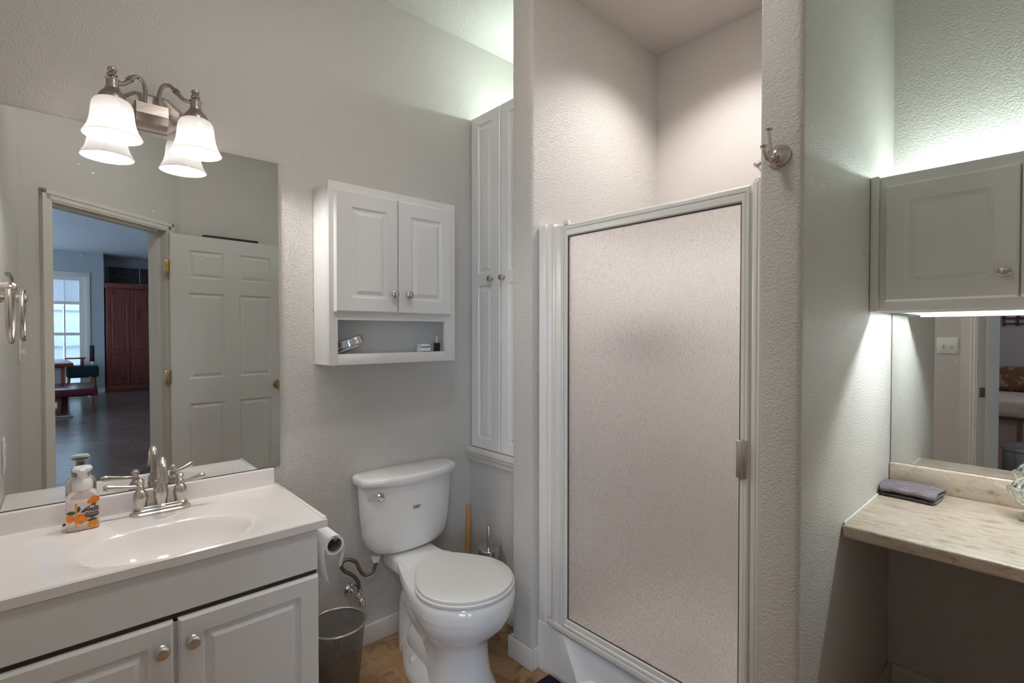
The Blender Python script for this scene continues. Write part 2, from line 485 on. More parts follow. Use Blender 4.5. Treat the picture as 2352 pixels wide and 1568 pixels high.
# baseboards
def base(name, boxes, h_=0.085):
    g = G()
    for a, b in boxes: g.box((*a, 0), (*b, h_), 0.005, 2)
    return struct(name, g, M['trim'])
base('baseboard_back', [((0.56, D - 0.013), (XA, D))])
base('baseboard_alcove', [((XA - 0.013, 1.494), (XA, D - 0.013))])
base('baseboard_partition', [((XP - 0.013, 1.366), (XP, 1.507)), ((XP, 1.494), (XA - 0.013, 1.507)), ((XP, 1.366), (1.373, 1.379))])
base('baseboard_stub', [((XP - 0.013, YR - 0.012), (XP, 0.55)), ((XP, YR - 0.013), (XM, YR))])
base('baseboard_right', [((XM - 0.013, -0.19), (XM, YR - 0.013))])
base('baseboard_front', [((0.63, -0.19), (XM - 0.013, -0.177))])

# doorway: jambs and casings
g = G()
for s0, s1 in ((0.140, 0.157), (0.901, 0.918)):
    g.prism([dg(s0, 0.003), dg(s0, -0.123), dg(s1, -0.123), dg(s1, 0.003)], 0, 1.99)
g.prism([dg(0.140, 0.003), dg(0.140, -0.123), dg(0.918, -0.123), dg(0.918, 0.003)], 1.99, 2.005)
for s0, s1 in ((0.157, 0.167), (0.891, 0.901)):
    g.prism([dg(s0, -0.045), dg(s0, -0.085), dg(s1, -0.085), dg(s1, -0.045)], 0, 1.99)
g.prism([dg(0.157, -0.045), dg(0.157, -0.085), dg(0.901, -0.085), dg(0.901, -0.045)], 1.978, 1.99)
struct('trim_1', g, M['trim'])
def casing(n0, sg, name):
    g = G()
    zt = 2.047
    steps = ((0.0, 0.057, 0.009), (0.010, 0.050, 0.013), (0.034, 0.054, 0.017))   # from the opening outward
    for a, b, t in steps:
        for so, dr in ((0.155, -1), (0.903, 1)):
            s0, s1 = so + dr * a, so + dr * b
            g.prism([dg(s0, n0), dg(s1, n0), dg(s1, n0 + sg * t), dg(s0, n0 + sg * t)], 0, zt - 0.057 + b)
        g.prism([dg(0.155 - b, n0), dg(0.903 + b, n0), dg(0.903 + b, n0 + sg * t), dg(0.155 - b, n0 + sg * t)], 1.99 + a, 1.99 + b)
    return struct(name, g, M['trim'])
casing(0.0, 1, 'trim_2')
casing(-0.12, -1, 'trim_3')

# open six panel door with knob and hinges
dr = thing('door_1', 'white six panel door standing open, seen in the vanity mirror', 'door', (0.530, -0.105, 0.012), math.radians(-4.0) + PI)
dr['kind'] = 'structure'
dw = 0.745
# local x runs towards the hinge after the half turn; build so that front (-y local) faces the vanity wall
pan = []
for x0, x1 in ((0.105, 0.325), (0.420, 0.640)):
    pan += [(x0, 0.20, x1, 0.82), (x0, 0.99, x1, 1.575), (x0, 1.675, x1, 1.865)]
g = G(); g.X = Matrix.Translation((-dw, 0, 0))
g.panel_slab(dw, 1.965, 0.035, pan, [(0, 0, 0), (0.010, 0.008, 0), (0.016, 0.008, 0), (0.032, 0.002, 0)], 0.002)
g.to('door_panel', M['door_white'], dr)
G().lathe([(0.032, 0), (0.032, 0.006), (0.012, 0.010), (0.011, 0.03), (0.022, 0.038), (0.028, 0.052), (0.024, 0.064), (0.0, 0.069)], 24, (-dw + 0.062, -0.035, 0.913), (0, -1, 0)).to('door_knob', M['brass'], dr, label='polished brass knob')
for z in (1.695, 0.965, 0.25):
    g = G(); g.box((-0.002, -0.036, z), (0.032, -0.033, z + 0.088), 0.006, 2)
    g.lathe([(0.006, 0), (0.006, 0.09)], 12, (0.002, -0.038, z - 0.001))
    g.to('hinge', M['brass'], dr, label='brass butt hinge')
sp = G(); sp.prism([dg(0.1572, -0.006), dg(0.1572, -0.040), dg(0.1585, -0.040), dg(0.1585, -0.006)], 0.88, 0.945)
struct('door_2', sp, M['brass'], 'strike plate on the door jamb').name = 'trim_4'

# ------------------------------------------------------------------ big room seen through the doorway
ROOM = [(-3.3, 2.2), (-3.3, -11.2), (3.6, -11.2), (3.6, 2.2)]
struct('floor_living', G().prism(ROOM, -0.12, -0.061) .box((-3.3, -11.2, -0.062), (3.6, -0.30, -0.0005)).box((-3.3, -0.31, -0.062), (-0.276, 2.2, -0.0005)), M['livfloor'])
struct('ceiling_living', G().prism(ROOM, 3.10, 3.2), M['livceil'])
g = G()   # window wall with an opening
g.box((-3.3, -10.58, 0), (-1.10, -10.46, 3.1)); g.box((0.29, -10.58, 0), (0.69, -10.46, 3.1))
g.box((-1.10, -10.58, 0), (0.29, -10.46, 0.22)); g.box((-1.10, -10.58, 2.53), (0.29, -10.46, 3.1))
g.box((0.60, -11.2, 0), (0.69, -10.58, 3.1))
struct('wall_window', g, M['bluewall'])
struct('wall_niche', G().box((0.60, -11.3, 0), (3.6, -11.2, 3.1)), M['bluewall'])
g = G()   # bed wall with two unseen openings added to let daylight in
g.box((-3.4, -11.2, 0), (-3.3, -9.6, 3.1)); g.box((-3.4, -7.0, 0), (-3.3, -5.2, 3.1)); g.box((-3.4, -9.6, 0), (-3.3, -7.0, 0.6)); g.box((-3.4, -9.6, 2.5), (-3.3, -7.0, 3.1)); g.box((-3.4, -2.6, 0), (-3.3, 2.2, 3.1))
g.box((-3.4, -5.2, 0), (-3.3, -2.6, 0.6)); g.box((-3.4, -5.2, 2.5), (-3.3, -2.6, 3.1))
struct('wall_bed', g, M['beige'])
struct('wall_end', G().box((-3.4, 2.2, 0), (3.6, 2.3, 3.1)), M['beige'])
struct('wall_side', G().box((3.6, -11.2, 0), (3.7, 2.2, 3.1)), M['bluewall'])
struct('trim_5', G().box((-3.3, -10.46, 0), (0.69, -10.445, 0.09)), M['trim'])
# tall window: casing, sashes, glass
wn = thing('window_1', 'tall white sash window lighting the far end of the room', 'window', (0, -10.46, 0)); wn['kind'] = 'structure'
g = G()
g.box((0.365, 0, 0.14), (0.455, 0.02, 2.64), 0.006); g.box((-1.27, 0, 0.14), (-1.18, 0.02, 2.64), 0.006)
g.box((-1.27, 0, 2.55), (0.455, 0.024, 2.64), 0.006); g.box((-1.29, 0, 0.13), (0.475, 0.05, 0.20), 0.006)
g.box((0.272, -0.08, 0.20), (0.37, 0.004, 2.56)); g.box((-1.18, -0.08, 0.20), (-1.09, 0.004, 2.56)); g.box((-1.09, -0.08, 2.46), (0.272, 0.003, 2.56))
g.to('window_frame', M['trim'], wn)
g = G()
for z in (1.97, 1.30):
    g.box((-1.10, -0.07, z - 0.03), (0.28, -0.03, z + 0.03))
g.box((-0.32, -0.065, 0.2), (-0.27, -0.035, 2.5)); g.box((0.02, -0.062, 0.2), (0.045, -0.04, 2.5))
g.to('sash_bars', M['trim'], wn)
G().box((-1.10, -0.052, 0.2), (0.28, -0.048, 2.5)).to('pane', M['winglass'], wn)
g = G()
for i in range(26):
    g.X = Matrix.Translation((0, -0.026, 2.45 - i * 0.018)) @ Matrix.Rotation(math.radians(62), 4, 'X'); g.box((-1.09, -0.009, 0), (0.27, 0.009, 0.001))
g.to('blind', M['blind'], wn)
fc = G()
for i in range(20): fc.box((-3.5 + i * 0.32, -13.06, 0.0), (-3.5 + i * 0.32 + 0.31, -13.0, 2.9))
for z in (0.3, 1.0, 1.9, 2.7): fc.box((-3.5, -13.0, z), (2.9, -12.95, z + 0.1))
tag(fc.to('garden_fence', M['outfence']), 'white vinyl fence panels outside the tall window', 'fence')
struct('floor_patio', G().box((-6, -16, -0.12), (6, -11.35, -0.05)), M['lawn'])

arm = thing('wardrobe', 'tall cherry wood double door wardrobe in the far niche', 'wardrobe', (0.715, -10.45, 0))
g = G(); g.box((0, -0.58, 0.0), (1.62, 0.0, 2.33), 0.004); g.box((-0.015, -0.6, 2.33), (1.66, 0.03, 2.44), 0.012, 3); g.box((-0.01, -0.58, 0), (1.63, 0.015, 0.13), 0.004)
g.to('body', M['cherry'], arm)
for i in range(4):
    g = G(); g.X = Matrix.Translation((0.03 + i * 0.41, 0.0, 0.15)) @ Matrix.Diagonal((1, -1, 1, 1)).to_4x4()
    g.panel_slab(0.40, 2.15, 0.022, [(0.06, 0.08, 0.34, 0.66), (0.06, 0.78, 0.34, 2.08)], RAISED)
    # front has to face +y here, towards the doorway
    d_ = g.to('door', M['cherry'], arm)
    if i == 1:
        G().box((0.57, 0.022, 1.62), (0.585, 0.04, 1.85), 0.003).to('handle', M['black'], d_, label='black bar handle')
art = thing('stone_art_panel', 'dark slate wall panel hanging above the cherry wardrobe', 'wall art', (0.78, -11.19, 2.52))
G().box((0, 0, 0), (1.0, 0.03, 0.36), 0.004).to('slab', M['slate'], art)
for x in (0.02, 0.62, 0.97): G().tube([(x, 0.034, 0.0), (x, 0.034, 0.37)], 0.006, 8, 1).to('rod', M['steel'], art)

bn = thing('bench', 'low maroon leather bench on thin dark legs by the far window', 'bench', (0.0, -7.5, 0))
G().box((-1.0, -0.75, 0.29), (0.42, 0.72, 0.41), 0.03, 3).to('seat', M['maroon'], bn)
for x, y in ((-0.06, 0.58), (0.03, -0.70), (-0.95, 0.58), (-0.95, -0.7)):
    G().box((x - 0.022, y - 0.022, 0), (x + 0.022, y + 0.022, 0.30), 0.004).to('leg', M['redwood'], bn)
G().tube([(-0.9, 0.9, 0.012), (-0.3, 0.95, 0.012), (0.11, 0.93, 0.012)], 0.018, 8, 4).to('foot_rail', M['steel'], bn)
dk = thing('desk', 'red wood desk with grey front panel in front of the window', 'desk', (-0.1, -9.2, 0))
g = G(); g.prism([(-0.9, 0.95), (-0.9, -1.1), (0.16, -1.1), (0.24, 0.95)], 0.70, 0.77, 0.015, 2); g.to('top', M['redwood'], dk)
G().box((-0.85, 0.80, 0.06), (0.075, 0.84, 0.70), 0.004).to('front_panel', M['bluewall'], dk)
for x, y in ((0.09, 0.84), (-0.86, 0.84), (0.07, -1.0), (-0.86, -1.0)):
    G().box((x - 0.03, y - 0.03, 0), (x + 0.03, y + 0.03, 0.70), 0.004).to('leg', M['redwood'], dk)
ch = thing('armchair', 'wooden armchair with dark teal cushion beside the red desk', 'chair', (0.28, -9.55, 0))
G().box((-0.24, -0.25, 0.42), (0.26, 0.25, 0.66), 0.05, 3).to('cushion', M['teal'], ch)
for x, y in ((-0.2, 0.2), (0.13, 0.22), (-0.2, -0.2), (0.2, -0.2)):
    G().tube([(x * 1.15, y * 1.15, 0), (x, y, 0.44)], [0.02, 0.028], 10, 1).to('leg', M['orangewood'], ch)
g = G(); g.box((-0.26, 0.16, 0.80), (0.06, 0.23, 0.83), 0.01); g.box((-0.02, 0.17, 0.5), (0.03, 0.22, 0.80), 0.004); g.to('arm_rest', M['redwood'], ch)
sk = thing('speaker_stand', 'slim black speaker on a chrome stand behind the armchair', 'speaker', (0.46, -9.95, 0))
G().box((-0.045, -0.05, 0.72), (0.035, 0.05, 1.06), 0.008).to('speaker_box', M['black'], sk)
g = G(); g.lathe([(0.12, 0), (0.12, 0.015), (0.02, 0.03), (0.014, 0.05), (0.014, 0.72)], 20); g.box((-0.02, 0.0, 0.45), (0.04, 0.04, 0.72), 0.006); g.to('stand', M['steel'], sk)

# bed, wall iron and steel bin seen in the make-up mirror
bd = thing('bed', 'bed with cream floral quilt and brown damask pillow', 'bed', (-2.25, 0.35, 0))
G().box((-1.0, -1.2, 0.30), (0.3, 0.95, 0.54), 0.04, 3).to('mattress', M['quilt'], bd)
g = G()
n = 60
for a in range(1):
    top = []; bot = []
    for i in range(n + 1):
        y = -1.2 + 2.15 * i / n
        f_ = 0.03 * math.sin(i * 1.1) + 0.015 * math.sin(i * 2.3)
        top.append((0.31, y, 0.53)); bot.append((0.34 + f_, y, 0.02))
    V1 = [g._v(p) for p in top]; V2 = [g._v(p) for p in bot]
    for i in range(n): g.bm.faces.new((V1[i], V1[i + 1], V2[i + 1], V2[i]))
g.to('bed_skirt', M['bedskirt'], bd)
g = G(); g.box((-0.99, -1.21, 0.525), (0.33, 0.96, 0.70), 0.035, 3); q_ = g.to('quilt', M['quilt'], bd)
G().box((0.325, -1.18, 0.545), (0.335, 0.93, 0.60), 0.003).to('quilt_band', M['peachband'], q_); G().box((0.322, -1.20, 0.522), (0.336, 0.95, 0.540), 0.003).to('quilt_trim', M['iron'], q_)
tag(G().box((-0.09, -0.40, -0.13), (0.09, 0.40, 0.13), 0.06, 5).to('pillow', M['pillow']), 'brown damask pillow propped at the back of the bed', 'pillow').location = (-2.90, 0.30, 0.833)
io = thing('iron_wall_hook', 'dark red iron ornament on the wall above the bed', 'ornament', (-3.285, 0.36, 1.45))
g = G()
for z in (-0.03, 0.03): g.tube([(0, -0.12, z), (0, 0.12, z)], 0.008, 8, 1)
for y in (-0.11, 0, 0.11): g.lathe([(0.0, -0.06), (0.012, -0.05), (0.007, 0), (0.018, 0.05), (0, 0.07)], 10, (0.01, y, 0))
g.to('bar', M['iron'], io)
tb = thing('pedal_bin', 'stainless steel pedal bin standing outside the doorway', 'bin', (-1.15, 0.19, 0))
G().lathe([(0.15, 0.02), (0.155, 0.03), (0.155, 0.37)], 40).to('body', M['steel'], tb)
G().lathe([(0.158, 0), (0.158, 0.025)], 40).to('foot_ring', M['black'], tb)
G().lathe([(0.157, 0.372), (0.162, 0.38), (0.160, 0.405), (0.12, 0.425), (0, 0.435)], 40).to('lid', M['steel'], tb)

# ------------------------------------------------------------------ vanity
va = thing('vanity_cabinet', 'white two door vanity cabinet under the sink top', 'cabinet', (0.20, 1.495, 0))
g = G()
g.box((-0.353, 0.0, 0.10), (-0.335, 0.463, 0.730), 0.001); g.box((0.339, 0.0, 0.0), (0.357, 0.463, 0.730), 0.001)
g.box((-0.335, 0.0, 0.10), (0.339, 0.463, 0.118)); g.box((-0.335, 0.0, 0.585), (0.339, 0.018, 0.730)); g.box((-0.015, 0.0, 0.118), (0.02, 0.018, 0.60))
g.box((-0.353, 0.06, 0), (0.339, 0.075, 0.10)); g.box((-0.353, 0.45, 0.0), (0.339, 0.463, 0.60))
g.to('carcass', M['cab'], va)
g = G(); g.X = Matrix.Translation((-0.353, 0, 0.608)); g.panel_slab(0.710, 0.121, 0.010, [], [], 0.003); g.to('false_front', M['cab'], va)
for x0, kx in ((-0.353, 0.324), (0.007, 0.030)):
    g = G(); g.X = Matrix.Translation((x0, 0, 0.115)); g.panel_slab(0.350, 0.480, 0.019, [(0.052, 0.05, 0.298, 0.432)], [(0, 0, 0), (0.002, 0.006, 0), (0.006, 0.0085, 0), (0.026, 0.001, 0), (0.027, 0.0005, 0)], 0.006)
    d_ = g.to('door', M['cab'], va)
    G().lathe([(0.013, 0), (0.009, 0.004), (0.0065, 0.012), (0.0165, 0.016), (0.0165, 0.020), (0.012, 0.0245), (0, 0.0265)], 24, (x0 + kx, -0.019, 0.533), (0, -1, 0)).to('knob', M['nickel'], d_, label='brushed nickel round knob')
struct_dark = G().box((-0.352, -0.0015, 0.592), (0.356, 0.0, 0.609)); struct_dark.to('gap_shade_strip', M['dark'], va)  # dark strip painting in the shade between false front and doors

# sink top with an integral oval basin
st = thing('sink_top', 'glossy white sink top with oval basin and low backsplash', 'sink top', (0.2145, 1.62, 0.757))
g = G()
NB = 72
x0, x1, y0, y1 = XL - 0.2145 + 0.001, 0.585 - 0.2145, 1.478 - 1.62, D - 1.62
def rim(t, f):    # rectangle perimeter point for angle
    c, s = math.cos(t), math.sin(t)
    k = min((x1 if c > 0 else -x0) / max(abs(c), 1e-6), (y1 if s > 0 else -y0) / max(abs(s), 1e-6))
    return (k * c, k * s)
import itertools
angs = sorted([2 * PI * i / NB for i in range(NB)] + [math.atan2(y, x) % (2 * PI) for x in (x0, x1) for y in (y0, y1)])
def oval(a, b, z, dy=0): return [(a * math.cos(t), b * math.sin(t) + dy, z) for t in angs]
outer_top = [(*rim(t, 1), 0.0) for t in angs]
def shrink(ring, d, z):
    return [(max(x0 + d, min(x1 - d, x)), max(y0 + d, min(y1 - d, y)), z) for x, y, _ in ring]
rings = [oval(0.04, 0.03, -0.122), oval(0.10, 0.075, -0.114), oval(0.145, 0.105, -0.094), oval(0.176, 0.125, -0.060), oval(0.196, 0.136, -0.0265), [(x, y, -0.026) for x, y, _ in outer_top], [(x, y, -0.004) for x, y, _ in outer_top], shrink(outer_top, 0.004, 0.0),
         oval(0.228, 0.139, 0.0), oval(0.216, 0.137, -0.002), oval(0.198, 0.134, -0.004), oval(0.190, 0.131, -0.010), oval(0.180, 0.125, -0.025), oval(0.160, 0.112, -0.055), oval(0.130, 0.092, -0.085), oval(0.085, 0.062, -0.105), oval(0.03, 0.024, -0.112)]
g.loft(rings, True, True)
g.to('top_and_basin', M['marble'], st, angle=30)
g = G(); g.box((x0, y1 - 0.019, -0.002), (x1 - 0.012, y1, 0.060), 0.004, 3); g.to('backsplash', M['marble'], st)
g = G(); g.box((x1 - 0.012, y0 + 0.004, -0.002), (x1 - 0.001, y1, 0.0035), 0.002, 2); g.to('side_lip', M['marble'], st)
G().lathe([(0.022, 0), (0.022, 0.004), (0.012, 0.005), (0, 0.004)], 24, (0, 0, -0.112)).to('drain', M['chrome'], st)

# faucet
fa = thing('faucet', 'brushed nickel two handle faucet with gooseneck spout', 'faucet', (0.222, 1.885, 0.757))
def stad(hw, hd, z, n=12):
    out = []
    for i in range(n + 1):
        a = -PI / 2 + PI * i / n; out.append((hw - hd + hd * math.cos(a), hd * math.sin(a), z))
    for i in range(n + 1):
        a = PI / 2 + PI * i / n; out.append((-hw + hd + hd * math.cos(a), hd * math.sin(a), z))
    return out
G().loft([stad(0.079, 0.029, 0), stad(0.079, 0.029, 0.006), stad(0.074, 0.025, 0.009), stad(0.073, 0.024, 0.015), stad(0.066, 0.019, 0.018), stad(0.064, 0.018, 0.023), stad(0.060, 0.016, 0.025)]).to('base_plate', M['nickel'], fa)
g = G()
g.lathe([(0.021, 0.02), (0.0165, 0.026), (0.017, 0.032), (0.0195, 0.048), (0.0205, 0.062), (0.018, 0.078), (0.0135, 0.088), (0.0125, 0.094)], 28)
g.tube([(0, 0.0, 0.085), (0, 0.0, 0.115), (0, -0.006, 0.148), (0, -0.030, 0.166), (0, -0.058, 0.150), (0, -0.066, 0.122), (0, -0.066, 0.110)], 0.0105, 18, 8)
g.lathe([(0.0125, 0), (0.0125, 0.012), (0.0105, 0.016)], 20, (0, -0.066, 0.104))
g.to('spout', M['nickel'], fa)
for sx_ in (-1, 1):
    g = G()
    g.lathe([(0.019, 0.02), (0.0155, 0.025), (0.016, 0.03), (0.0185, 0.045), (0.0195, 0.056), (0.016, 0.068), (0.010, 0.076), (0.0095, 0.088), (0.007, 0.091), (0.0105, 0.098), (0.0105, 0.104), (0.006, 0.110), (0, 0.1115)], 26, (sx_ * 0.051, 0, 0))
    h_ = g.to('handle', M['nickel'], fa)
    if sx_ < 0: pth = [(-0.051, 0, 0.086), (-0.08, 0.002, 0.089), (-0.105, 0.003, 0.093), (-0.128, 0.004, 0.096), (-0.139, 0.005, 0.096)]
    else: pth = [(0.051, 0, 0.084), (0.072, -0.010, 0.086), (0.088, -0.018, 0.090), (0.106, -0.026, 0.096), (0.113, -0.029, 0.097)]
    G().tube(pth, [0.0055, 0.0055, 0.007, 0.0095, 0.0065], 14, 6).to('lever', M['nickel'], h_)
G().lathe([(0.0035, 0.02), (0.003, 0.06), (0.006, 0.064), (0.006, 0.07), (0, 0.073)], 14, (0, 0.026, 0)).to('lift_rod', M['nickel'], fa)

# soap bottle
sb = thing('soap_dispenser', 'foaming hand soap bottle with peach label beside the faucet', 'soap bottle', (0.037, 1.864, 0.757))
sb.scale = (1.05, 1.05, 1.05)
def rr(hw, hd, z, r, n=6):
    out = []
    for cx, cy, a0 in ((hw - r, hd - r, 0), (-hw + r, hd - r, PI / 2), (-hw + r, -hd + r, PI), (hw - r, -hd + r, 1.5 * PI)):
        for i in range(n + 1):
            a = a0 + PI / 2 * i / n; out.append((cx + r * math.cos(a), cy + r * math.sin(a), z))
    return out
g = G(); g.loft([rr(0.031, 0.018, 0.0, 0.012), rr(0.0345, 0.0225, 0.004, 0.012), rr(0.035, 0.023, 0.012, 0.012), rr(0.035, 0.023, 0.080, 0.012), rr(0.034, 0.0225, 0.090, 0.0125), rr(0.028, 0.0205, 0.101, 0.014), rr(0.0185, 0.0182, 0.108, 0.0175), rr(0.0175, 0.0172, 0.111, 0.0170)])
g.to('bottle', M['soap'], sb, angle=60)
g = G(); g.loft([rr(0.0335, 0.0215, 0.0025, 0.011), rr(0.0338, 0.0218, 0.008, 0.011)]); g.to('soap_residue', M['amber'], sb)
g = G(); g.lathe([(0.0215, 0.107), (0.0220, 0.110), (0.0220, 0.126), (0.0185, 0.134), (0.0115, 0.138), (0.0112, 0.154)], 32); g.to('pump_collar', M['plastic'], sb)
g = G(); g.loft([rr(0.011, 0.011, 0.148, 0.0108), rr(0.0125, 0.0125, 0.153, 0.012), rr(0.021, 0.017, 0.157, 0.0165), rr(0.0215, 0.0175, 0.163, 0.017), rr(0.018, 0.0145, 0.1685, 0.014)])
g.box((-0.006, -0.036, 0.155), (0.006, -0.012, 0.165), 0.003); g.to('pump_head', M['plastic'], sb)
YF = -0.0232
def decal(shape, name, material, y=YF):
    g = G(); a = [g._v((x, y, z)) for x, z in shape]; b = [g._v((x, y + 0.0006, z)) for x, z in shape]
    n = len(shape); g.bm.faces.new(a); g.bm.faces.new(b[::-1])
    for i in range(n): g.bm.faces.new((a[i], b[i], b[(i + 1) % n], a[(i + 1) % n]))
    return g.to(name, material, sb, smooth=False)
def ell(cx, cz, a, b, rot=0, n=22):
    return [(cx + a * math.cos(t) * math.cos(rot) - b * math.sin(t) * math.sin(rot), cz + a * math.cos(t) * math.sin(rot) + b * math.sin(t) * math.cos(rot)) for t in [2 * PI * i / n for i in range(n)]]
def leafs(cx, cz, l, w_, rot):
    pts = [(-l, 0), (-l * 0.4, w_ * 0.8), (0, w_), (l * 0.5, w_ * 0.7), (l, 0), (l * 0.5, -w_ * 0.7), (0, -w_), (-l * 0.4, -w_ * 0.8)]
    return [(cx + x * math.cos(rot) - z * math.sin(rot), cz + x * math.sin(rot) + z * math.cos(rot)) for x, z in pts]
arch = [(-0.0345, 0.006), (0.030, 0.006), (0.0335, 0.03), (0.0335, 0.082), (0.008, 0.082)] + [(-0.015 + 0.0185 * math.cos(PI * i / 10), 0.070 + 0.018 * math.sin(PI * i / 10)) for i in range(11)]
for shp, nm, mt in ((leafs(-0.023, 0.052, 0.012, 0.005, -0.1), 'leaf_print', 'leaf'), (leafs(-0.010, 0.058, 0.010, 0.005, 1.3), 'leaf_print', 'leaf'), (leafs(0.006, 0.054, 0.013, 0.0055, 0.35), 'leaf_print', 'leaf'),
                    (leafs(0.022, 0.068, 0.006, 0.004, 0.6), 'leaf_print', 'leaf'), (leafs(0.018, 0.026, 0.012, 0.005, 0.1), 'leaf_print', 'leaf'),
                    (ell(-0.0265, 0.038, 0.008, 0.0115), 'fruit_print', 'peach'), (ell(0.016, 0.077, 0.009, 0.006, 0.6), 'fruit_print', 'peach')):
    decal(shp, nm, M[mt], YF - 0.0002)
for shp in (ell(-0.005, 0.033, 0.0145, 0.0135), ell(0.024, 0.080, 0.0105, 0.0095), ell(0.020, 0.0155, 0.0125, 0.0085, 0.35)):
    decal(shp, 'fruit_print', M['peach'], YF - 0.0006)
decal([(-0.0165, 0.013), (-0.0115, 0.013), (-0.0120, 0.018), (-0.0120, 0.070), (-0.0115, 0.075), (-0.0165, 0.075), (-0.0160, 0.070), (-0.0160, 0.018)], 'ribbon_print', M['orange'], YF - 0.0010)
decal([(0.004, 0.036), (0.018, 0.031), (0.032, 0.037), (0.032, 0.060), (0.024, 0.064), (0.0185, 0.068), (0.012, 0.064), (0.004, 0.060)], 'label_plate', M['plum'], YF - 0.0010)
for z in (0.0415, 0.0575): decal([(0.007, z), (0.029, z), (0.029, z + 0.0008), (0.007, z + 0.0008)], 'label_rule', M['cream'], YF - 0.0013)
decal(ell(0.018, 0.062, 0.005, 0.002), 'label_crest', M['cream'], YF - 0.0013)
text_mesh('label_word', 'PEACH', 0.0088, M['cream'], sb, (0.018, YF - 0.0014, 0.0485), (PI / 2, 0, 0))
nd = tag(G().tube([(0, 0, 0), (0.012, 0.006, 0.002), (0.02, 0.012, 0)], 0.003, 8, 3).to('dark_clip', M['black']), 'small dark clip lying behind the soap bottle', 'clip')
nd.location = (-0.006, 1.918, 0.7605)

# vanity mirror
vm = G().box((XL + 0.002, D - 0.006, 0.820), (0.596, D - 0.001, 1.936))
tag(vm.to('wall_mirror', M['mirror'], smooth=False), 'large frameless mirror above the sink top', 'mirror')

# two-arm lamp
la = thing('vanity_light', 'antique nickel two arm wall lamp with frosted bell shades', 'lamp', (0.2145, D, 2.0))
def octo(hw, hh, c, z, y): return [(x, y, zz + z) for x, zz in ((-hw + c * 1.3, -hh), (hw - c * 1.3, -hh), (hw, -hh + c), (hw, hh - c), (hw - c * 1.3, hh), (-hw + c * 1.3, hh), (-hw, hh - c), (-hw, -hh + c))]
G().loft([octo(0.087, 0.058, 0.035, 0.008, 0), octo(0.087, 0.058, 0.035, 0.008, -0.010), octo(0.080, 0.052, 0.033, 0.008, -0.020), octo(0.074, 0.047, 0.031, 0.008, -0.022)]).to('back_plate', M['darknickel'], la, smooth=False)
g = G(); V1 = []
prof = [(-0.020, -0.044), (-0.044, -0.034), (-0.058, -0.012), (-0.052, 0.022), (-0.020, 0.034)]   # (y, z)
g.loft([[(-0.041, y, z) for y, z in prof], [(0.041, y, z) for y, z in prof]]); g.to('centre_box', M['darknickel'], la, smooth=False)
for sx_ in (-1, 1):
    G().lathe([(0.006, 0), (0.006, 0.004), (0.003, 0.008), (0, 0.009)], 12, (sx_ * 0.052, -0.022, 0.005), (0, -1, 0)).to('screw', M['nickel'], la)
    ar = thing('x', 'x', 'x'); bpy.data.objects.remove(ar)
    cx, cy = sx_ * 0.1025 + 0.001, -0.12
    g = G()
    g.tube([(sx_ * 0.018, -0.045, 0.025), (sx_ * 0.018, -0.05, 0.06), (sx_ * 0.026, -0.06, 0.082), (sx_ * 0.042, -0.072, 0.085), (sx_ * 0.058, -0.086, 0.066), (sx_ * 0.072, -0.098, 0.045), (sx_ * 0.088, -0.110, 0.036), (cx, cy, 0.038)], 0.0058, 14, 6)
    for t in (0.35, 0.5, 0.65):
        p = Vector((sx_ * 0.050, -0.079, 0.077)).lerp(Vector((sx_ * 0.066, -0.093, 0.054)), t)
        g.lathe([(0.006, -0.0025), (0.0095, -0.0015), (0.0095, 0.0015), (0.006, 0.0025)], 16, p, (sx_ * 0.5, -0.4, -0.7))
    g.to('arm', M['darknickel'], la)
    g = G()
    g.lathe([(0.035, -0.022), (0.0335, -0.014), (0.0300, -0.006), (0.0245, 0.002), (0.0190, 0.009), (0.0165, 0.014), (0.0165, 0.017), (0.0150, 0.018), (0.0150, 0.036), (0.0170, 0.0375), (0.0170, 0.040), (0.010, 0.0435), (0.0075, 0.045), (0.0110, 0.047), (0.0130, 0.0505), (0.0130, 0.053), (0.0105, 0.0565), (0.0070, 0.058), (0.0075, 0.060), (0.0110, 0.063), (0.0120, 0.0665), (0.0110, 0.070), (0.007, 0.073), (0, 0.074)], 28, (cx, cy, 0))
    g.to('socket_cup', M['darknickel'], la)
    t = 0.003
    outer = [(0.036, -0.020), (0.042, -0.024), (0.0475, -0.034), (0.050, -0.050), (0.0515, -0.068), (0.0540, -0.085), (0.0590, -0.102), (0.0660, -0.116), (0.0705, -0.124)]
    inner = [(r - t, z) for r, z in outer[::-1]]
    g = G(); g.lathe(outer + [(0.0705 - t * 0.5, -0.1255)] + inner + [(0.02, -0.019)], 48, (cx, cy, 0), cap=False)
    g.to('lamp_shade', M['shade'], la, angle=60)
    G().ball((cx, cy, -0.075), 0.024, (1, 1, 1.15)).to('bulb', M['bulb'], la)
    L = bpy.data.lights.new('bulb_light', 'POINT'); L.energy = BULB_W; L.color = (1, 0.965, 0.93); L.shadow_soft_size = 0.022
    lo = bpy.data.objects.new('bulb_light', L); COL.objects.link(lo); lo.parent = la; lo.location = (cx, cy, -0.100)

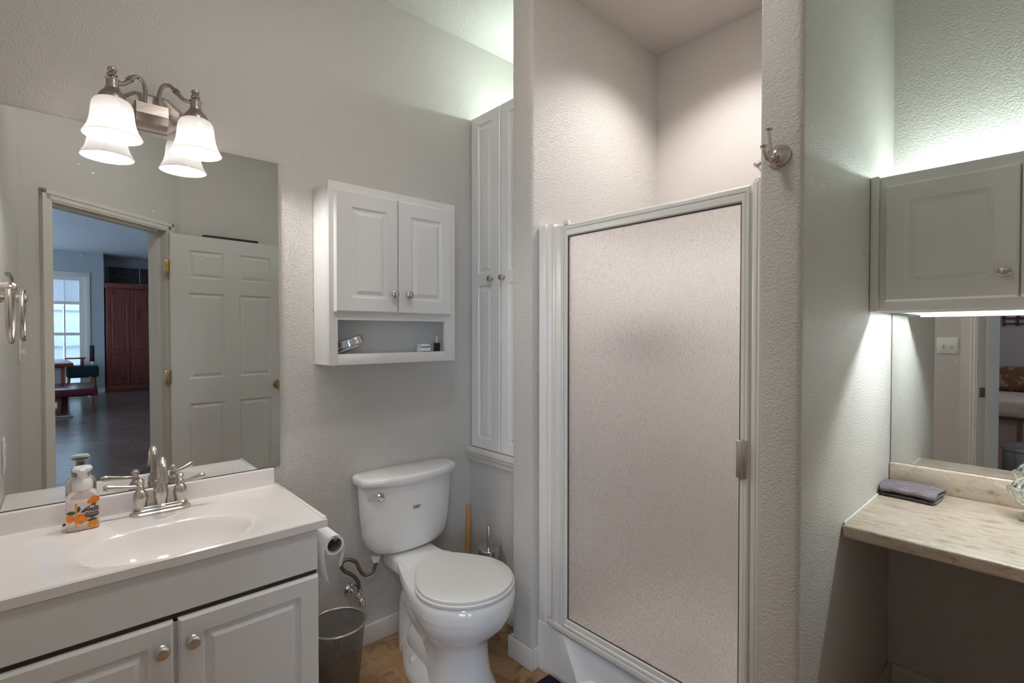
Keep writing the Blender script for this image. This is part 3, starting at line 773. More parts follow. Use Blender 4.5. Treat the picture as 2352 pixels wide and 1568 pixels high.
# towel ring on the left wall
tr = thing('towel_ring', 'brushed nickel towel ring on the left wall', 'towel ring', (XL, 1.705, 1.42))
G().lathe([(0.026, 0), (0.026, 0.004), (0.020, 0.009), (0.013, 0.014), (0.010, 0.03), (0.012, 0.05), (0.0145, 0.056), (0.0145, 0.066), (0.010, 0.072), (0, 0.074)], 24, (0, 0, 0), (1, 0, 0)).to('post', M['nickel'], tr)
g = G(); pts = []
for i in range(25):
    a = math.radians(100 - 318 * i / 24)
    pts.append((0.062, 0.075 * math.cos(a), -0.052 + 0.078 * math.sin(a)))
g.tube([(0.062, -0.075, 0.027), (0.062, -0.045, 0.028)] + pts, 0.0055, 14, 3); g.ball(pts[-1], 0.008)
g.to('ring', M['nickel'], tr)
# switch plate and outlet plate on the left wall
def plate(name, label, cat, loc, gang, rz=0.0, group=None):
    t = thing(name, label, cat, loc, rz, group)
    w_ = 0.035 + 0.023 * (gang - 1)
    g = G(); g.box((0, -w_, -0.058), (0.006, w_, 0.058), 0.004, 2); g.to('cover_plate', M['plastic'], t)
    return t
sw = plate('light_switch', 'white double toggle switch plate beside the doorway', 'switch', (XL, 0.572, 1.225), 2)
for y in (-0.023, 0.023):
    G().box((0.005, y - 0.005, -0.011), (0.020, y + 0.005, -0.001 if y < 0 else 0.008), 0.002).to('toggle', M['plastic'], sw)
ot = plate('outlet', 'white outlet plate on the left wall above the sink top', 'outlet', (XL, 1.52, 0.90), 1)
for z in (-0.022, 0.022): G().box((0.0055, -0.016, z - 0.014), (0.0075, 0.016, z + 0.014), 0.004).to('socket', M['plastic'], ot)

# ------------------------------------------------------------------ cabinet over the toilet
hc = thing('wall_cabinet', 'white two door wall cabinet with open shelf above the toilet', 'cabinet', (0.726, 1.81, 1.192))
W_, HH, DP = 0.563, 0.681, 0.148
g = G()
g.box((0, 0.018, 0), (0.016, DP, HH - 0.004), 0.001); g.box((W_ - 0.016, 0.018, 0), (W_, DP, HH - 0.004), 0.001)
g.box((0.016, 0.018, HH - 0.02), (W_ - 0.016, DP, HH - 0.006)); g.box((0.016, 0.018, 0.021), (W_ - 0.016, DP, 0.037)); g.box((0.016, 0.018, 0.175), (W_ - 0.016, DP, 0.190))
g.box((0.016, DP - 0.006, 0.0), (W_ - 0.016, DP, HH - 0.006))
g.to('carcass', M['cab'], hc)
g = G()
g.box((0, 0, 0), (0.033, 0.018, HH), 0.001); g.box((W_ - 0.052, 0, 0), (W_, 0.018, HH), 0.001)
g.box((0.033, 0, 0), (W_ - 0.052, 0.018, 0.041), 0.0008); g.box((0.033, 0, 0.169), (W_ - 0.052, 0.018, 0.215), 0.0008); g.box((0.033, 0, HH - 0.04), (W_ - 0.052, 0.018, HH), 0.0008)
g.to('face_frame', M['cab'], hc)
RP = [(0, 0, 0), (0.004, 0.005, 0), (0.011, 0.0065, 0), (0.014, 0.006, 0), (0.026, 0.0005, 0), (0.027, 0.0, 0)]
for x0, w_, px0, px1, kx in ((0.019, 0.255, 0.062, 0.207, 0.234), (0.278, 0.255, 0.055, 0.205, 0.040)):
    g = G(); g.X = Matrix.Translation((x0, 0, 0.200)); g.panel_slab(w_, 0.449, 0.018, [(px0, 0.053, px1, 0.392)], RP, 0.004)
    d_ = g.to('door', M['cab'], hc)
    G().lathe([(0.009, 0), (0.006, 0.006), (0.0065, 0.012), (0.0145, 0.016), (0.0145, 0.022), (0.011, 0.0245), (0, 0.0255)], 24, (x0 + kx, -0.018, 0.273), (0, -1, 0)).to('knob', M['nickel'], d_, label='brushed nickel round knob')
ZS = 1.192 + 0.037
mm = thing('makeup_mirror', 'round chrome shaving mirror leaning in the open shelf', 'mirror', (0.825, 1.865, ZS + 0.041), 0.25)
mm.rotation_euler = (math.radians(-14), math.radians(-14), 0.2)
G().lathe([(0.052, -0.014), (0.060, -0.012), (0.0605, 0.002), (0.059, 0.003), (0.059, 0.005), (0.0605, 0.006), (0.060, 0.014), (0.055, 0.018)], 48).to('case', M['chrome'], mm)
G().lathe([(0.0, -0.0145), (0.050, -0.0145), (0.050, -0.013)], 48).to('glass', M['mirror'], mm)
G().lathe([(0.040, -0.026), (0.048, -0.024), (0.050, -0.016), (0.05, -0.0148)], 40, (-0.01, 0, 0)).to('base', M['steel'], mm)
def pack(loc, label, w_, h_):
    t = thing('small_box', label, 'box', loc, 0.05, 'small boxes on the open shelf')
    G().box((-w_ / 2, -0.016, 0), (w_ / 2, 0.016, h_), 0.001).to('carton', M['plastic'], t)
    G().box((-w_ / 2 - 0.0004, -0.0165, h_ * 0.02), (w_ / 2 + 0.0004, -0.0155, h_ * 0.25)).to('stripe', M['blueprint'], t)
pack((1.165, 1.868, ZS + 0.0005), 'white and blue box, bottom of the pair on the open shelf', 0.052, 0.020)
pack((1.163, 1.868, ZS + 0.0210), 'white and blue box, top of the pair on the open shelf', 0.046, 0.015)
pf = thing('perfume_vial', 'small vial with black base at the right end of open shelf', 'bottle', (1.232, 1.868, ZS))
G().box((-0.0105, -0.0105, 0), (0.0105, 0.0105, 0.040), 0.001).to('base', M['black'], pf)
G().lathe([(0.006, 0.040), (0.006, 0.070), (0.004, 0.073), (0, 0.074)], 16).to('tube', M['crystal'], pf)

# ------------------------------------------------------------------ tall built-in cabinet
tc_ = thing('tall_cabinet', 'tall narrow white built-in cabinet beside the shower wall', 'cabinet', (1.507, 1.725, 0.757), -PI / 2)
# local x -> world -y, local y -> world +x
g = G(); g.box((-0.233, 0.0, 0), (0.229, 0.34, 1.59), 0.001); g.to('carcass', M['cab'], tc_)
for x0, w_, kx in ((-0.228, 0.214, 0.157), (-0.008, 0.214, 0.020)):
    g = G(); g.X = Matrix.Translation((x0, 0, 0.002)); g.panel_slab(w_, 1.592, 0.018, [(0.054, 0.05, 0.156, 0.780), (0.054, 0.836, 0.156, 1.545)], [(0, 0, 0), (0.004, 0.005, 0), (0.012, 0.0065, 0), (0.028, 0.0005, 0)], 0.004)
    d_ = g.to('door', M['cab'], tc_)
    G().lathe([(0.009, 0), (0.006, 0.005), (0.006, 0.013), (0.013, 0.017), (0.013, 0.022), (0.010, 0.0245), (0, 0.0255)], 22, (x0 + kx, -0.018, 0.808), (0, -1, 0)).to('knob', M['nickel'], d_, label='brushed nickel round knob')
g = G()
prof = [(0, 0), (-0.012, 0.004), (-0.014, 0.022), (-0.022, 0.030), (-0.024, 0.042), (-0.032, 0.050), (-0.032, 0.064), (0, 0.066)]   # (x out, z)
g.loft([[(XA + x, 1.495, 0.692 + z) for x, z in prof], [(XA + x, D, 0.692 + z) for x, z in prof]])
struct('trim_6', g, M['trim'], 'white moulded ledge under the tall cabinet')
def strip_light(name, label, loc, rz, length, mt, down=False, group=None):
    t = thing(name, label, 'light', loc, rz, group)
    s = -1 if down else 1
    G().box((-length / 2, -0.03, 0), (length / 2, 0.03, s * 0.012), 0.004).to('housing', M['plastic'], t)
    G().lathe([(0.008, -length / 2 + 0.02), (0.008, length / 2 - 0.02)], 16, (0, 0, s * 0.021), (1, 0, 0)).to('tube', mt, t)
    return t
strip_light('fluorescent_light', 'fluorescent strip lying on top of the tall cabinet', (1.70, 1.725, 2.3475), -PI / 2, 0.42, M['tube_tall'])

# ------------------------------------------------------------------ toilet
to = thing('toilet', 'white two piece toilet with closed round lid', 'toilet', (1.09, D, 0))
def tank_ring(hw, yb, yc, yf, z, r=0.03, n=8):
    out = []
    # back right, back left, front left, bowed front, front right
    for cx, cy, a0 in ((hw - r, yb - r, 0), (-hw + r, yb - r, PI / 2)):
        for i in range(n + 1):
            a = a0 + PI / 2 * i / n; out.append((cx + r * math.cos(a), cy + r * math.sin(a), z))
    for i in range(5):
        a = PI + PI / 2.6 * i / 4; out.append((-hw + r + r * math.cos(a), yc + r + r * math.sin(a), z))
    m = 12
    for i in range(1, m):
        u = -1 + 2 * i / m
        out.append((u * (hw - r * 0.7), yf + (yc - yf) * (abs(u) ** 2.2), z))
    for i in range(5):
        a = 2 * PI - PI / 2.6 + PI / 2.6 * i / 4; out.append((hw - r + r * math.cos(a), yc + r + r * math.sin(a), z))
    return out
g = G()
g.loft([tank_ring(0.095, -0.045, -0.105, -0.115, 0.403, 0.03), tank_ring(0.130, -0.030, -0.118, -0.135, 0.407, 0.04), tank_ring(0.163, -0.022, -0.124, -0.152, 0.420, 0.045), tank_ring(0.184, -0.018, -0.126, -0.162, 0.445, 0.045), tank_ring(0.196, -0.016, -0.126, -0.168, 0.49, 0.045), tank_ring(0.205, -0.015, -0.127, -0.175, 0.58, 0.045), tank_ring(0.212, -0.015, -0.127, -0.179, 0.706, 0.045)])
tk = g.to('tank', M['china'], to, angle=50)
g = G()
g.loft([tank_ring(0.220, -0.010, -0.134, -0.188, 0.700, 0.03), tank_ring(0.224, -0.008, -0.137, -0.192, 0.704, 0.03), tank_ring(0.225, -0.007, -0.138, -0.193, 0.726, 0.03), tank_ring(0.221, -0.010, -0.134, -0.189, 0.733, 0.03), tank_ring(0.212, -0.018, -0.126, -0.180, 0.737, 0.03)])
g.to('tank_lid', M['china'], to, angle=50)
fl = G(); fl.lathe([(0.017, 0), (0.017, 0.006), (0.013, 0.012), (0, 0.014)], 22, (-0.158, -0.142, 0.660), (-0.12, -1, 0)); fl.tube([(-0.160, -0.158, 0.660), (-0.185, -0.158, 0.660), (-0.215, -0.154, 0.660)], [0.0055, 0.005, 0.004], 12, 3)
fl.to('flush_lever', M['chrome'], to, label='chrome flush lever')
lg = G()
for x0, x1, z in ((0, 0.034, 0.014), (0.002, 0.020, 0.0085), (0.012, 0.034, 0.0085), (0.0, 0.010, 0.004), (0.014, 0.03, 0.004)):
    lg.box((x0 - 0.03, -0.1795, 0.590 + z - 0.0012), (x1 - 0.03, -0.1775, 0.590 + z + 0.0012))
lg.to('printed_mark', M['logo'], tk)
def egg(yf, yc, hw, yb, hwb, z, n=56, p=2.6):
    out = []
    for i in range(n):
        t = 2 * PI * i / n
        c, s = math.cos(t), math.sin(t)
        if s <= 0:
            out.append((hw * c, yc + (yc - yf) * s, z))
        else:
            yy = yc + (yb - yc) * (abs(s) ** (2 / p))
            f_ = (yy - yc) / (yb - yc)
            sm = f_ * f_ * (3 - 2 * f_)
            ww = hw + (hwb - hw) * sm
            out.append((math.copysign(ww * abs(c) ** (2 / p), c), yy, z))
    return out
g = G()
g.loft([egg(-0.600, -0.47, 0.128, -0.20, 0.075, 0.0), egg(-0.598, -0.47, 0.124, -0.20, 0.072, 0.012), egg(-0.580, -0.46, 0.108, -0.19, 0.062, 0.06), egg(-0.570, -0.46, 0.101, -0.18, 0.060, 0.12), egg(-0.570, -0.46, 0.100, -0.17, 0.060, 0.18), egg(-0.582, -0.465, 0.110, -0.16, 0.062, 0.205), egg(-0.612, -0.475, 0.140, -0.15, 0.066, 0.235), egg(-0.642, -0.482, 0.164, -0.13, 0.074, 0.265), egg(-0.660, -0.485, 0.177, -0.10, 0.090, 0.30), egg(-0.667, -0.486, 0.182, -0.08, 0.104, 0.330),
        egg(-0.6665, -0.486, 0.1812, -0.08, 0.104, 0.3325), egg(-0.672, -0.487, 0.187, -0.07, 0.110, 0.3345), egg(-0.673, -0.487, 0.188, -0.055, 0.112, 0.36), egg(-0.671, -0.487, 0.186, -0.050, 0.112, 0.380), egg(-0.664, -0.487, 0.180, -0.050, 0.110, 0.388)])
g.box((-0.10, -0.25, 0.33), (0.10, -0.035, 0.402), 0.02, 3)
# trapway and foot
g.tube([(0, -0.40, 0.24), (0, -0.30, 0.20), (0, -0.22, 0.22), (0, -0.165, 0.22), (0, -0.135, 0.14), (0, -0.135, 0.0)], [0.10, 0.092, 0.082, 0.072, 0.064, 0.066], 28, 6)
g.tube([(0, -0.44, 0.09), (0, -0.32, 0.075), (0, -0.20, 0.09)], [0.10, 0.092, 0.075], 24, 6)
g.loft([egg(-0.590, -0.34, 0.134, -0.055, 0.066, 0.0), egg(-0.590, -0.34, 0.134, -0.055, 0.066, 0.016), egg(-0.585, -0.34, 0.128, -0.060, 0.062, 0.030), egg(-0.575, -0.34, 0.112, -0.068, 0.056, 0.046), egg(-0.56, -0.34, 0.094, -0.075, 0.05, 0.066), egg(-0.55, -0.34, 0.06, -0.08, 0.04, 0.08)])
g.to('bowl', M['china'], to, angle=45)
g = G()
g.loft([egg(-0.668, -0.487, 0.184, -0.262, 0.118, 0.3895), egg(-0.670, -0.487, 0.186, -0.260, 0.120, 0.392), egg(-0.670, -0.487, 0.186, -0.260, 0.120, 0.402), egg(-0.666, -0.487, 0.182, -0.262, 0.118, 0.4045)])
g.to('seat', M['plastic'], to, angle=40)
g = G()
g.loft([egg(-0.662, -0.487, 0.178, -0.258, 0.118, 0.406), egg(-0.664, -0.487, 0.180, -0.257, 0.120, 0.408), egg(-0.664, -0.487, 0.180, -0.257, 0.120, 0.415), egg(-0.657, -0.487, 0.174, -0.262, 0.116, 0.4205), egg(-0.60, -0.487, 0.13, -0.30, 0.09, 0.4225)])
g.to('seat_lid', M['plastic'], to, angle=40)
for sx_ in (-1, 1):
    G().ball((sx_ * 0.097, -0.285, 0.050), 0.0155, (1, 1, 1.0)).to('bolt_cap', M['plastic'], to)

# water supply
vl = thing('water_valve', 'chrome stop valve with braided hose on the wall beside toilet', 'valve', (0.871, D, 0.255))
G().lathe([(0.029, 0), (0.028, 0.004), (0.018, 0.010), (0.010, 0.012), (0.010, 0.055), (0.012, 0.056), (0.012, 0.075), (0.009, 0.078)], 28, (0, 0, 0), (0, -1, 0)).to('escutcheon', M['chrome'], vl)
g = G(); g.lathe([(0.009, 0), (0.009, 0.012), (0.011, 0.013), (0.011, 0.026)], 18, (0.006, -0.062, 0.004)); g.lathe([(0.008, 0), (0.008, 0.02)], 16, (0, -0.07, 0), (0, -1, -0.15)); g.to('valve_body', M['chrome'], vl)
G().ball((0.002, -0.098, -0.014), 0.019, (0.75, 0.5, 1)).to('handle', M['chrome'], vl)
hp = [(0.006, -0.062, 0.028), (0.003, -0.060, 0.055), (-0.014, -0.052, 0.082), (-0.046, -0.044, 0.108), (-0.058, -0.042, 0.135), (-0.038, -0.046, 0.152), (-0.004, -0.056, 0.136), (0.008, -0.066, 0.105), (0.026, -0.074, 0.080), (0.055, -0.080, 0.084), (0.068, -0.082, 0.110), (0.070, -0.082, 0.128)]
G().tube(hp, 0.0072, 14, 6).to('hose', M['hose'], vl)
G().lathe([(0.014, 0.124), (0.014, 0.134), (0.017, 0.136), (0.017, 0.149)], 10, (0.070, -0.082, 0)).to('coupling', M['plastic'], vl)

# toilet paper on the vanity side
hd = thing('paper_holder', 'nickel toilet paper holder on the side of the vanity', 'holder', (0.557, 1.585, 0.672))
g = G(); g.lathe([(0.022, 0), (0.022, 0.004), (0.010, 0.009), (0.0075, 0.012), (0.0075, 0.058), (0.010, 0.062), (0, 0.066)], 20, (0, 0.02, 0), (1, 0, 0)); g.to('post', M['nickel'], hd)
g = G(); g.tube([(0.06, 0.02, 0), (0.062, -0.02, 0), (0.062, -0.075, 0.0), (0.062, -0.083, 0.010)], 0.005, 12, 3); g.to('rod', M['nickel'], hd)
tp = thing('toilet_roll', 'nearly used up toilet paper roll on the vanity side', 'toilet roll', (0.619, 1.555, 0.655))
G().lathe([(0.0225, -0.045), (0.030, -0.045), (0.030, 0.055), (0.0225, 0.055), (0.0225, -0.045)], 32, (0, 0, 0), (0, 1, 0), cap=False).to('paper', M['paper'], tp)
G().lathe([(0.0225, -0.046), (0.0215, -0.046), (0.0215, 0.056), (0.0225, 0.056), (0.0225, -0.046)], 32, (0, 0, 0), (0, 1, 0), cap=False).to('core', M['card'], tp)
def sheet(name, prof, y0, y1, parent):
    g = G(); A = [g._v((x, y0 + c, z)) for x, z, c in prof]; B = [g._v((x, y1 + c * 0.4, z)) for x, z, c in prof]
    for i in range(len(prof) - 1): g.bm.faces.new((A[i], A[i + 1], B[i + 1], B[i]))
    o = g.to(name, M['paper'], parent); md = o.modifiers.new('thick', 'SOLIDIFY'); md.thickness = 0.0008
    return o
sheet('hanging_sheet', [(0.0300, 0.004, 0), (0.0315, -0.02, 0.002), (0.030, -0.045, 0.004), (0.026, -0.07, 0.008), (0.024, -0.082, 0.016)], -0.046, -0.012, tp)
sheet('hanging_sheet', [(-0.0302, 0.0, 0), (-0.031, -0.03, 0), (-0.026, -0.07, 0), (-0.018, -0.11, 0), (-0.012, -0.125, 0.004)], -0.040, 0.055, tp)

# waste basket
wb = thing('waste_basket', 'grey wire mesh waste basket between vanity and toilet', 'waste basket', (0.713, 1.718, 0))
G().lathe([(0.066, 0.004), (0.095, 0.285)], 64, cap=False).to('mesh_wall', M['wire'], wb)
G().lathe([(0.0, 0.004), (0.067, 0.004), (0.0675, 0.012), (0.066, 0.012), (0.0, 0.006)], 64, cap=False).to('base', M['steel'], wb)
g = G(); g.tube([(0.0955 * math.cos(2 * PI * i / 32), 0.0955 * math.sin(2 * PI * i / 32), 0.286) for i in range(32)], 0.0036, 12, 3, closed=True); g.to('rim', M['steel'], wb)

# plunger and toilet brush
pl = thing('plunger', 'plunger with a plain wooden stick standing behind the toilet', 'plunger', (1.413, 1.895, 0))
G().tube([(0.0, 0.0, 0.07), (0.013, 0.006, 0.28), (0.022, 0.012, 0.488)], 0.0115, 16, 1).to('stick', M['wood_stick'], pl)
G().lathe([(0.058, 0.0), (0.060, 0.012), (0.052, 0.045), (0.030, 0.068), (0.018, 0.075), (0.016, 0.095)], 28).to('cup', M['orangewood'], pl)
tbk = thing('toilet_brush', 'stainless toilet brush canister in the corner behind toilet', 'toilet brush', (1.420, 1.735, 0))
G().lathe([(0.044, 0), (0.046, 0.004), (0.046, 0.312), (0.044, 0.316)], 32).to('canister', M['steel'], tbk)
G().lathe([(0.048, 0.308), (0.048, 0.337), (0.045, 0.342), (0.008, 0.344)], 32).to('cap', M['chrome'], tbk)
G().lathe([(0.012, 0.34), (0.0075, 0.352), (0.0065, 0.356), (0.0065, 0.440), (0.005, 0.443), (0, 0.443)], 18).to('handle', M['steel'], tbk)
tag(G().box((0.84, 0.55, 0.0), (1.362, 1.302, 0.022), 0.012, 3).to('bath_mat', M['mat']), 'navy blue shag bath mat in front of the shower', 'bath mat')

# ------------------------------------------------------------------ shower
sh = thing('shower_surround', 'white moulded fibreglass shower surround with raised curb', 'shower', (1.374, 0.958, 0))
yl, yr = 0.4165, -0.4165
g = G()
# curb front with a sunk panel
F0 = [(0, yl, 0), (0, yr, 0), (0, yr, 0.20), (0, yl, 0.20)]
F1 = [(0, 0.215, 0.040), (0, -0.215, 0.040), (0, -0.285, 0.188), (0, 0.285, 0.188)]
F2 = [(0.006, 0.208, 0.046), (0.006, -0.208, 0.046), (0.006, -0.274, 0.182), (0.006, 0.274, 0.182)]
F3 = [(0.028, 0.170, 0.062), (0.028, -0.170, 0.062), (0.028, -0.222, 0.168), (0.028, 0.222, 0.168)]
R = [[g._v(p) for p in r] for r in (F0, F1, F2, F3)]
for A, B in zip(R, R[1:]):
    for i in range(4): g.bm.faces.new((A[i], A[(i + 1) % 4], B[(i + 1) % 4], B[i]))
g.bm.faces.new(R[-1])
bk = [g._v(p) for p in ((0.09, yl, 0), (0.09, yr, 0), (0.09, yr, 0.20), (0.09, yl, 0.20))]
for i in range(4): g.bm.faces.new((R[0][i], bk[i], bk[(i + 1) % 4], R[0][(i + 1) % 4]))
g.bm.faces.new(bk)
bmesh.ops.bevel(g.bm, geom=[e for e in g.bm.edges if all(v.co.z > 0.19 for v in e.verts) and all(abs(v.co.x) < 1e-4 for v in e.verts)], offset=0.012, segments=3, affect='EDGES')
g.box((0.05, yr, 0.0), (0.838, yl, 0.06))
g.to('base', M['fiberglass'], sh)
g = G()
zt = 1.727
g.box((0.0, 0.376, 0.19), (0.030, yl, zt), 0.006, 3); g.box((0.012, 0.345, 0.19), (0.06, 0.386, zt), 0.004, 2)
g.box((0.0, yr, 0.19), (0.030, -0.404, zt), 0.005, 3); g.box((0.012, -0.410, 0.19), (0.06, -0.390, zt), 0.004, 2)
g.box((0.03, yl - 0.018, 0.05), (0.84, yl, zt), 0.004, 2); g.box((0.03, yr, 0.05), (0.84, yr + 0.018, zt), 0.004, 2); g.box((0.820, yr, 0.05), (0.838, yl, zt), 0.004, 2)
g.to('wall_panels', M['fiberglass'], sh)
G().lathe([(0.055, 0), (0.055, 0.004), (0.03, 0.005), (0, 0.004)], 28, (0.412, -0.02, 0.0605)).to('drain', M['darknickel'], sh)
sd = thing('shower_door', 'aluminium framed shower door with rippled obscure glass', 'shower door', (1.374, 0.958, 0.20))
g = G()
g.box((-0.004, 0.286, 0.0), (0.03, 0.345, 1.512), 0.006, 3); g.box((-0.008, 0.322, 0.0), (0.0, 0.336, 1.510), 0.003); g.box((-0.007, 0.291, 0.0), (0.0, 0.298, 1.510), 0.002)
g.to('hinge_jamb', M['alu'], sd)
g = G(); g.box((-0.008, -0.404, 0.0), (0.03, 0.36, 0.010), 0.002); g.box((-0.010, -0.404, 0.0), (-0.004, 0.36, 0.022), 0.002); g.box((0.012, -0.404, 0.0), (0.03, 0.345, 0.030), 0.003); g.to('sill_track', M['alu'], sd)
g = G(); g.box((0.000, -0.404, 0.01), (0.03, -0.392, 1.515), 0.002); g.to('strike_jamb', M['alu'], sd)
g = G(); R = []
for i_, xx in ((0, 0.020), (0, 0.001), (0.002, -0.002), (0.006, -0.0045), (0.011, -0.0055), (0.016, -0.0045), (0.019, -0.001), (0.023, -0.0035), (0.038, -0.0035), (0.042, -0.001), (0.0435, 0.004), (0.0435, 0.012), (0.0435, 0.020)):
    k_ = i_ * 0.53
    R.append([(xx, -0.386 + k_, 0.018 + i_ * 0.9), (xx, 0.2815 - k_ * 0.8, 0.018 + i_ * 0.9), (xx, 0.2815 - k_ * 0.8, 1.5085 - i_), (xx, -0.386 + k_, 1.5085 - i_)])
g.loft(R + [R[0]], False, False)
bmesh.ops.remove_doubles(g.bm, verts=g.bm.verts, dist=1e-6)
g.to('door_frame', M['alu'], sd)
g = G()
for a, b in (((0.0, -0.364, 0.054), (0.004, -0.361, 1.466)), ((0.0, 0.2605, 0.054), (0.004, 0.2640, 1.466)), ((0.0, -0.364, 0.054), (0.004, 0.264, 0.058)), ((0.0, -0.364, 1.462), (0.004, 0.264, 1.466))): g.box(a, b)
g.to('gasket', M['rubber'], sd)
G().box((0.004, -0.363, 0.056), (0.009, 0.263, 1.464)).to('glass_panel', M['rain'], sd, smooth=False)
g = G(); g.box((-0.012, -0.386, 0.717), (-0.002, -0.357, 0.821), 0.003); g.box((-0.022, -0.380, 0.717), (-0.010, -0.374, 0.821), 0.002); g.to('handle', M['nickel'], sd, label='short satin nickel pull')
G().box((-0.004, 0.262, 1.509), (0.012, 0.284, 1.525), 0.001).to('hinge_pin', M['plastic'], sd)
# shower head, bath pouf, ceiling light inside
hdm = thing('shower_sprayer', 'chrome shower head on the wall beside the hook, mostly hidden', 'shower head', (1.72, 0.54, 1.90))
g = G(); g.lathe([(0.03, 0), (0.026, 0.008), (0.01, 0.012)], 20, (0, 0, 0), (0, 1, 0)); g.tube([(0, 0, 0), (0, 0.06, 0.01), (0, 0.11, -0.02)], 0.01, 12, 5); g.to('arm', M['chrome'], hdm)
G().lathe([(0.012, 0), (0.014, 0.015), (0.030, 0.042), (0.033, 0.050), (0.030, 0.054), (0, 0.054)], 24, (0, 0.105, -0.014), (0, 0.72, -0.7)).to('head', M['chrome'], hdm)
g = G()
for i in range(60):
    a, b = random.uniform(0, 2 * PI), random.uniform(-1, 1)
    c = math.sqrt(1 - b * b); g.ball((0.06 * c * math.cos(a), 0.06 * c * math.sin(a), 0.06 * b), 0.024, seg=8, rings=6)
po = tag(g.to('bath_pouf', M['pouf']), 'dark brown bath pouf blurred behind the shower glass', 'bath pouf'); po.location = (2.02, 1.262, 1.28)
cl = thing('recessed_light', 'small recessed round light in the shower ceiling', 'light', (1.80, 0.96, 2.69))
G().lathe([(0.085, -0.006), (0.085, 0), (0.06, 0)], 32, cap=False).to('trim_ring', M['plastic'], cl)
G().lathe([(0, -0.003), (0.062, -0.003), (0.062, -0.001)], 32, cap=False).to('lens', M['canlens'], cl)
L = bpy.data.lights.new('can_light', 'SPOT'); L.energy = CAN_W * 4; L.spot_size = math.radians(125); L.spot_blend = 0.7; L.shadow_soft_size = 0.05; L.color = (1, 0.945, 0.92)
lo = bpy.data.objects.new('can_light', L); COL.objects.link(lo); lo.parent = cl; lo.location = (0, 0, -0.012)

# robe hook on the wall end
rh = thing('robe_hook', 'brushed nickel double robe hook on the narrow wall end', 'hook', (XP, 0.489, 1.755))
G().lathe([(0.029, 0), (0.029, 0.004), (0.027, 0.008), (0.023, 0.011), (0.022, 0.014), (0.017, 0.020), (0.010, 0.026), (0, 0.028)], 32, (0, 0, 0), (-1, 0, 0)).to('back_plate', M['nickel'], rh)
g = G()
g.tube([(-0.020, 0.003, -0.004), (-0.040, 0.005, -0.018), (-0.050, 0.006, -0.010), (-0.047, 0.005, 0.012), (-0.052, 0.005, 0.032), (-0.055, 0.005, 0.050)], [0.007, 0.006, 0.0055, 0.0055, 0.005, 0.005], 14, 6)
g.lathe([(0.005, 0), (0.0075, 0.002), (0.009, 0.006), (0, 0.009)], 16, (-0.055, 0.005, 0.049))
g.tube([(-0.042, 0.006, -0.018), (-0.056, 0.008, -0.014), (-0.066, 0.010, 0.0), (-0.068, 0.011, 0.008)], [0.006, 0.006, 0.005, 0.005], 14, 6)
g.lathe([(0.005, 0), (0.0075, 0.002), (0.009, 0.006), (0, 0.009)], 16, (-0.068, 0.011, 0.007))
g.to('prongs', M['nickel'], rh)

# ------------------------------------------------------------------ make-up nook
mc = thing('makeup_cabinet', 'white wall cabinet above the make-up counter', 'cabinet', (1.975, 0.12, 1.382), -PI / 2)
# local x -> world -y ; left end (against the wall) at local x = -0.315
g = G(); g.box((-0.290, 0.018, 0.062), (0.310, 0.308, 0.428), 0.001); g.box((-0.290, 0.018, 0.002), (-0.274, 0.308, 0.064), 0.001); g.to('carcass', M['cab'], mc)
g = G(); g.box((-0.290, 0, 0), (0.310, 0.018, 0.432), 0.001); g.to('face_frame', M['cab'], mc)
g = G(); g.box((-0.314, -0.012, -0.002), (-0.2905, 0.02, 0.436), 0.004, 2); g.to('filler_strip', M['cab'], mc)
RR = [(0, 0, 0.016), (0.003, 0.003, 0.014), (0.010, 0.0055, 0.010), (0.015, 0.0055, 0.004), (0.0265, 0.0005, 0.0), (0.0275, 0.0, 0.0)]
for x0, kx in ((-0.274, 0.276), (0.034, 0.03)):
    g = G(); g.X = Matrix.Translation((x0, 0, 0.030))
    if x0 < 0: g.panel_slab(0.304, 0.368, 0.018, [(0.052, 0.060, 0.252, 0.315)], RR, 0.006, 5)
    else: g.panel_slab(0.272, 0.368, 0.018, [(0.052, 0.060, 0.220, 0.315)], RR, 0.006, 5)
    d_ = g.to('door', M['cab'], mc)
    kg = G(); kg.lathe([(0.008, 0), (0.006, 0.006), (0.006, 0.012)], 18, (x0 + kx, -0.018, 0.101), (0, -1, 0)); kg.ball((x0 + kx, -0.034, 0.101), 0.0155, (1, 0.35, 0.8)); kg.to('knob', M['nickel'], d_, label='oval nickel knob')
g = G(); g.box((-0.274, 0.018, -0.006), (0.310, 0.024, 0.062)); g.to('light_rail', M['cab'], mc)
strip_light('fluorescent_light', 'fluorescent strip lying on top of the make-up cabinet', (2.19, 0.12, 1.8105), -PI / 2, 0.56, M['tube_top'])
ul = strip_light('fluorescent_light', 'fluorescent strip under the make-up cabinet above the mirror', (2.055, 0.11, 1.4435), -PI / 2, 0.50, M['tube_under'], True)
mk = G().box((XM - 0.006, -0.185, 0.838), (XM - 0.001, YR - 0.004, 1.395))
tag(mk.to('wall_mirror', M['mirror'], smooth=False), 'frameless mirror over the make-up counter below the cabinet', 'mirror')
ct = thing('makeup_counter', 'travertine look laminate counter with matching backsplash', 'counter', (1.687, -0.188, 0.715))
g = G(); g.box((0, 0, 0), (XM - 1.687, YR + 0.188 - 0.001, 0.036), 0.007, 3); g.to('top', M['laminate'], ct)
g = G(); g.box((XM - 1.687 - 0.021, 0, 0.034), (XM - 1.687, YR + 0.188 - 0.001, 0.122), 0.007, 3); g.to('backsplash', M['laminate'], ct)
g = G(); g.box((0.02, YR + 0.188 - 0.005, 0.033), (XM - 1.687 - 0.02, YR + 0.188 - 0.0005, 0.0405), 0.002); g.to('caulk', M['plastic'], ct)

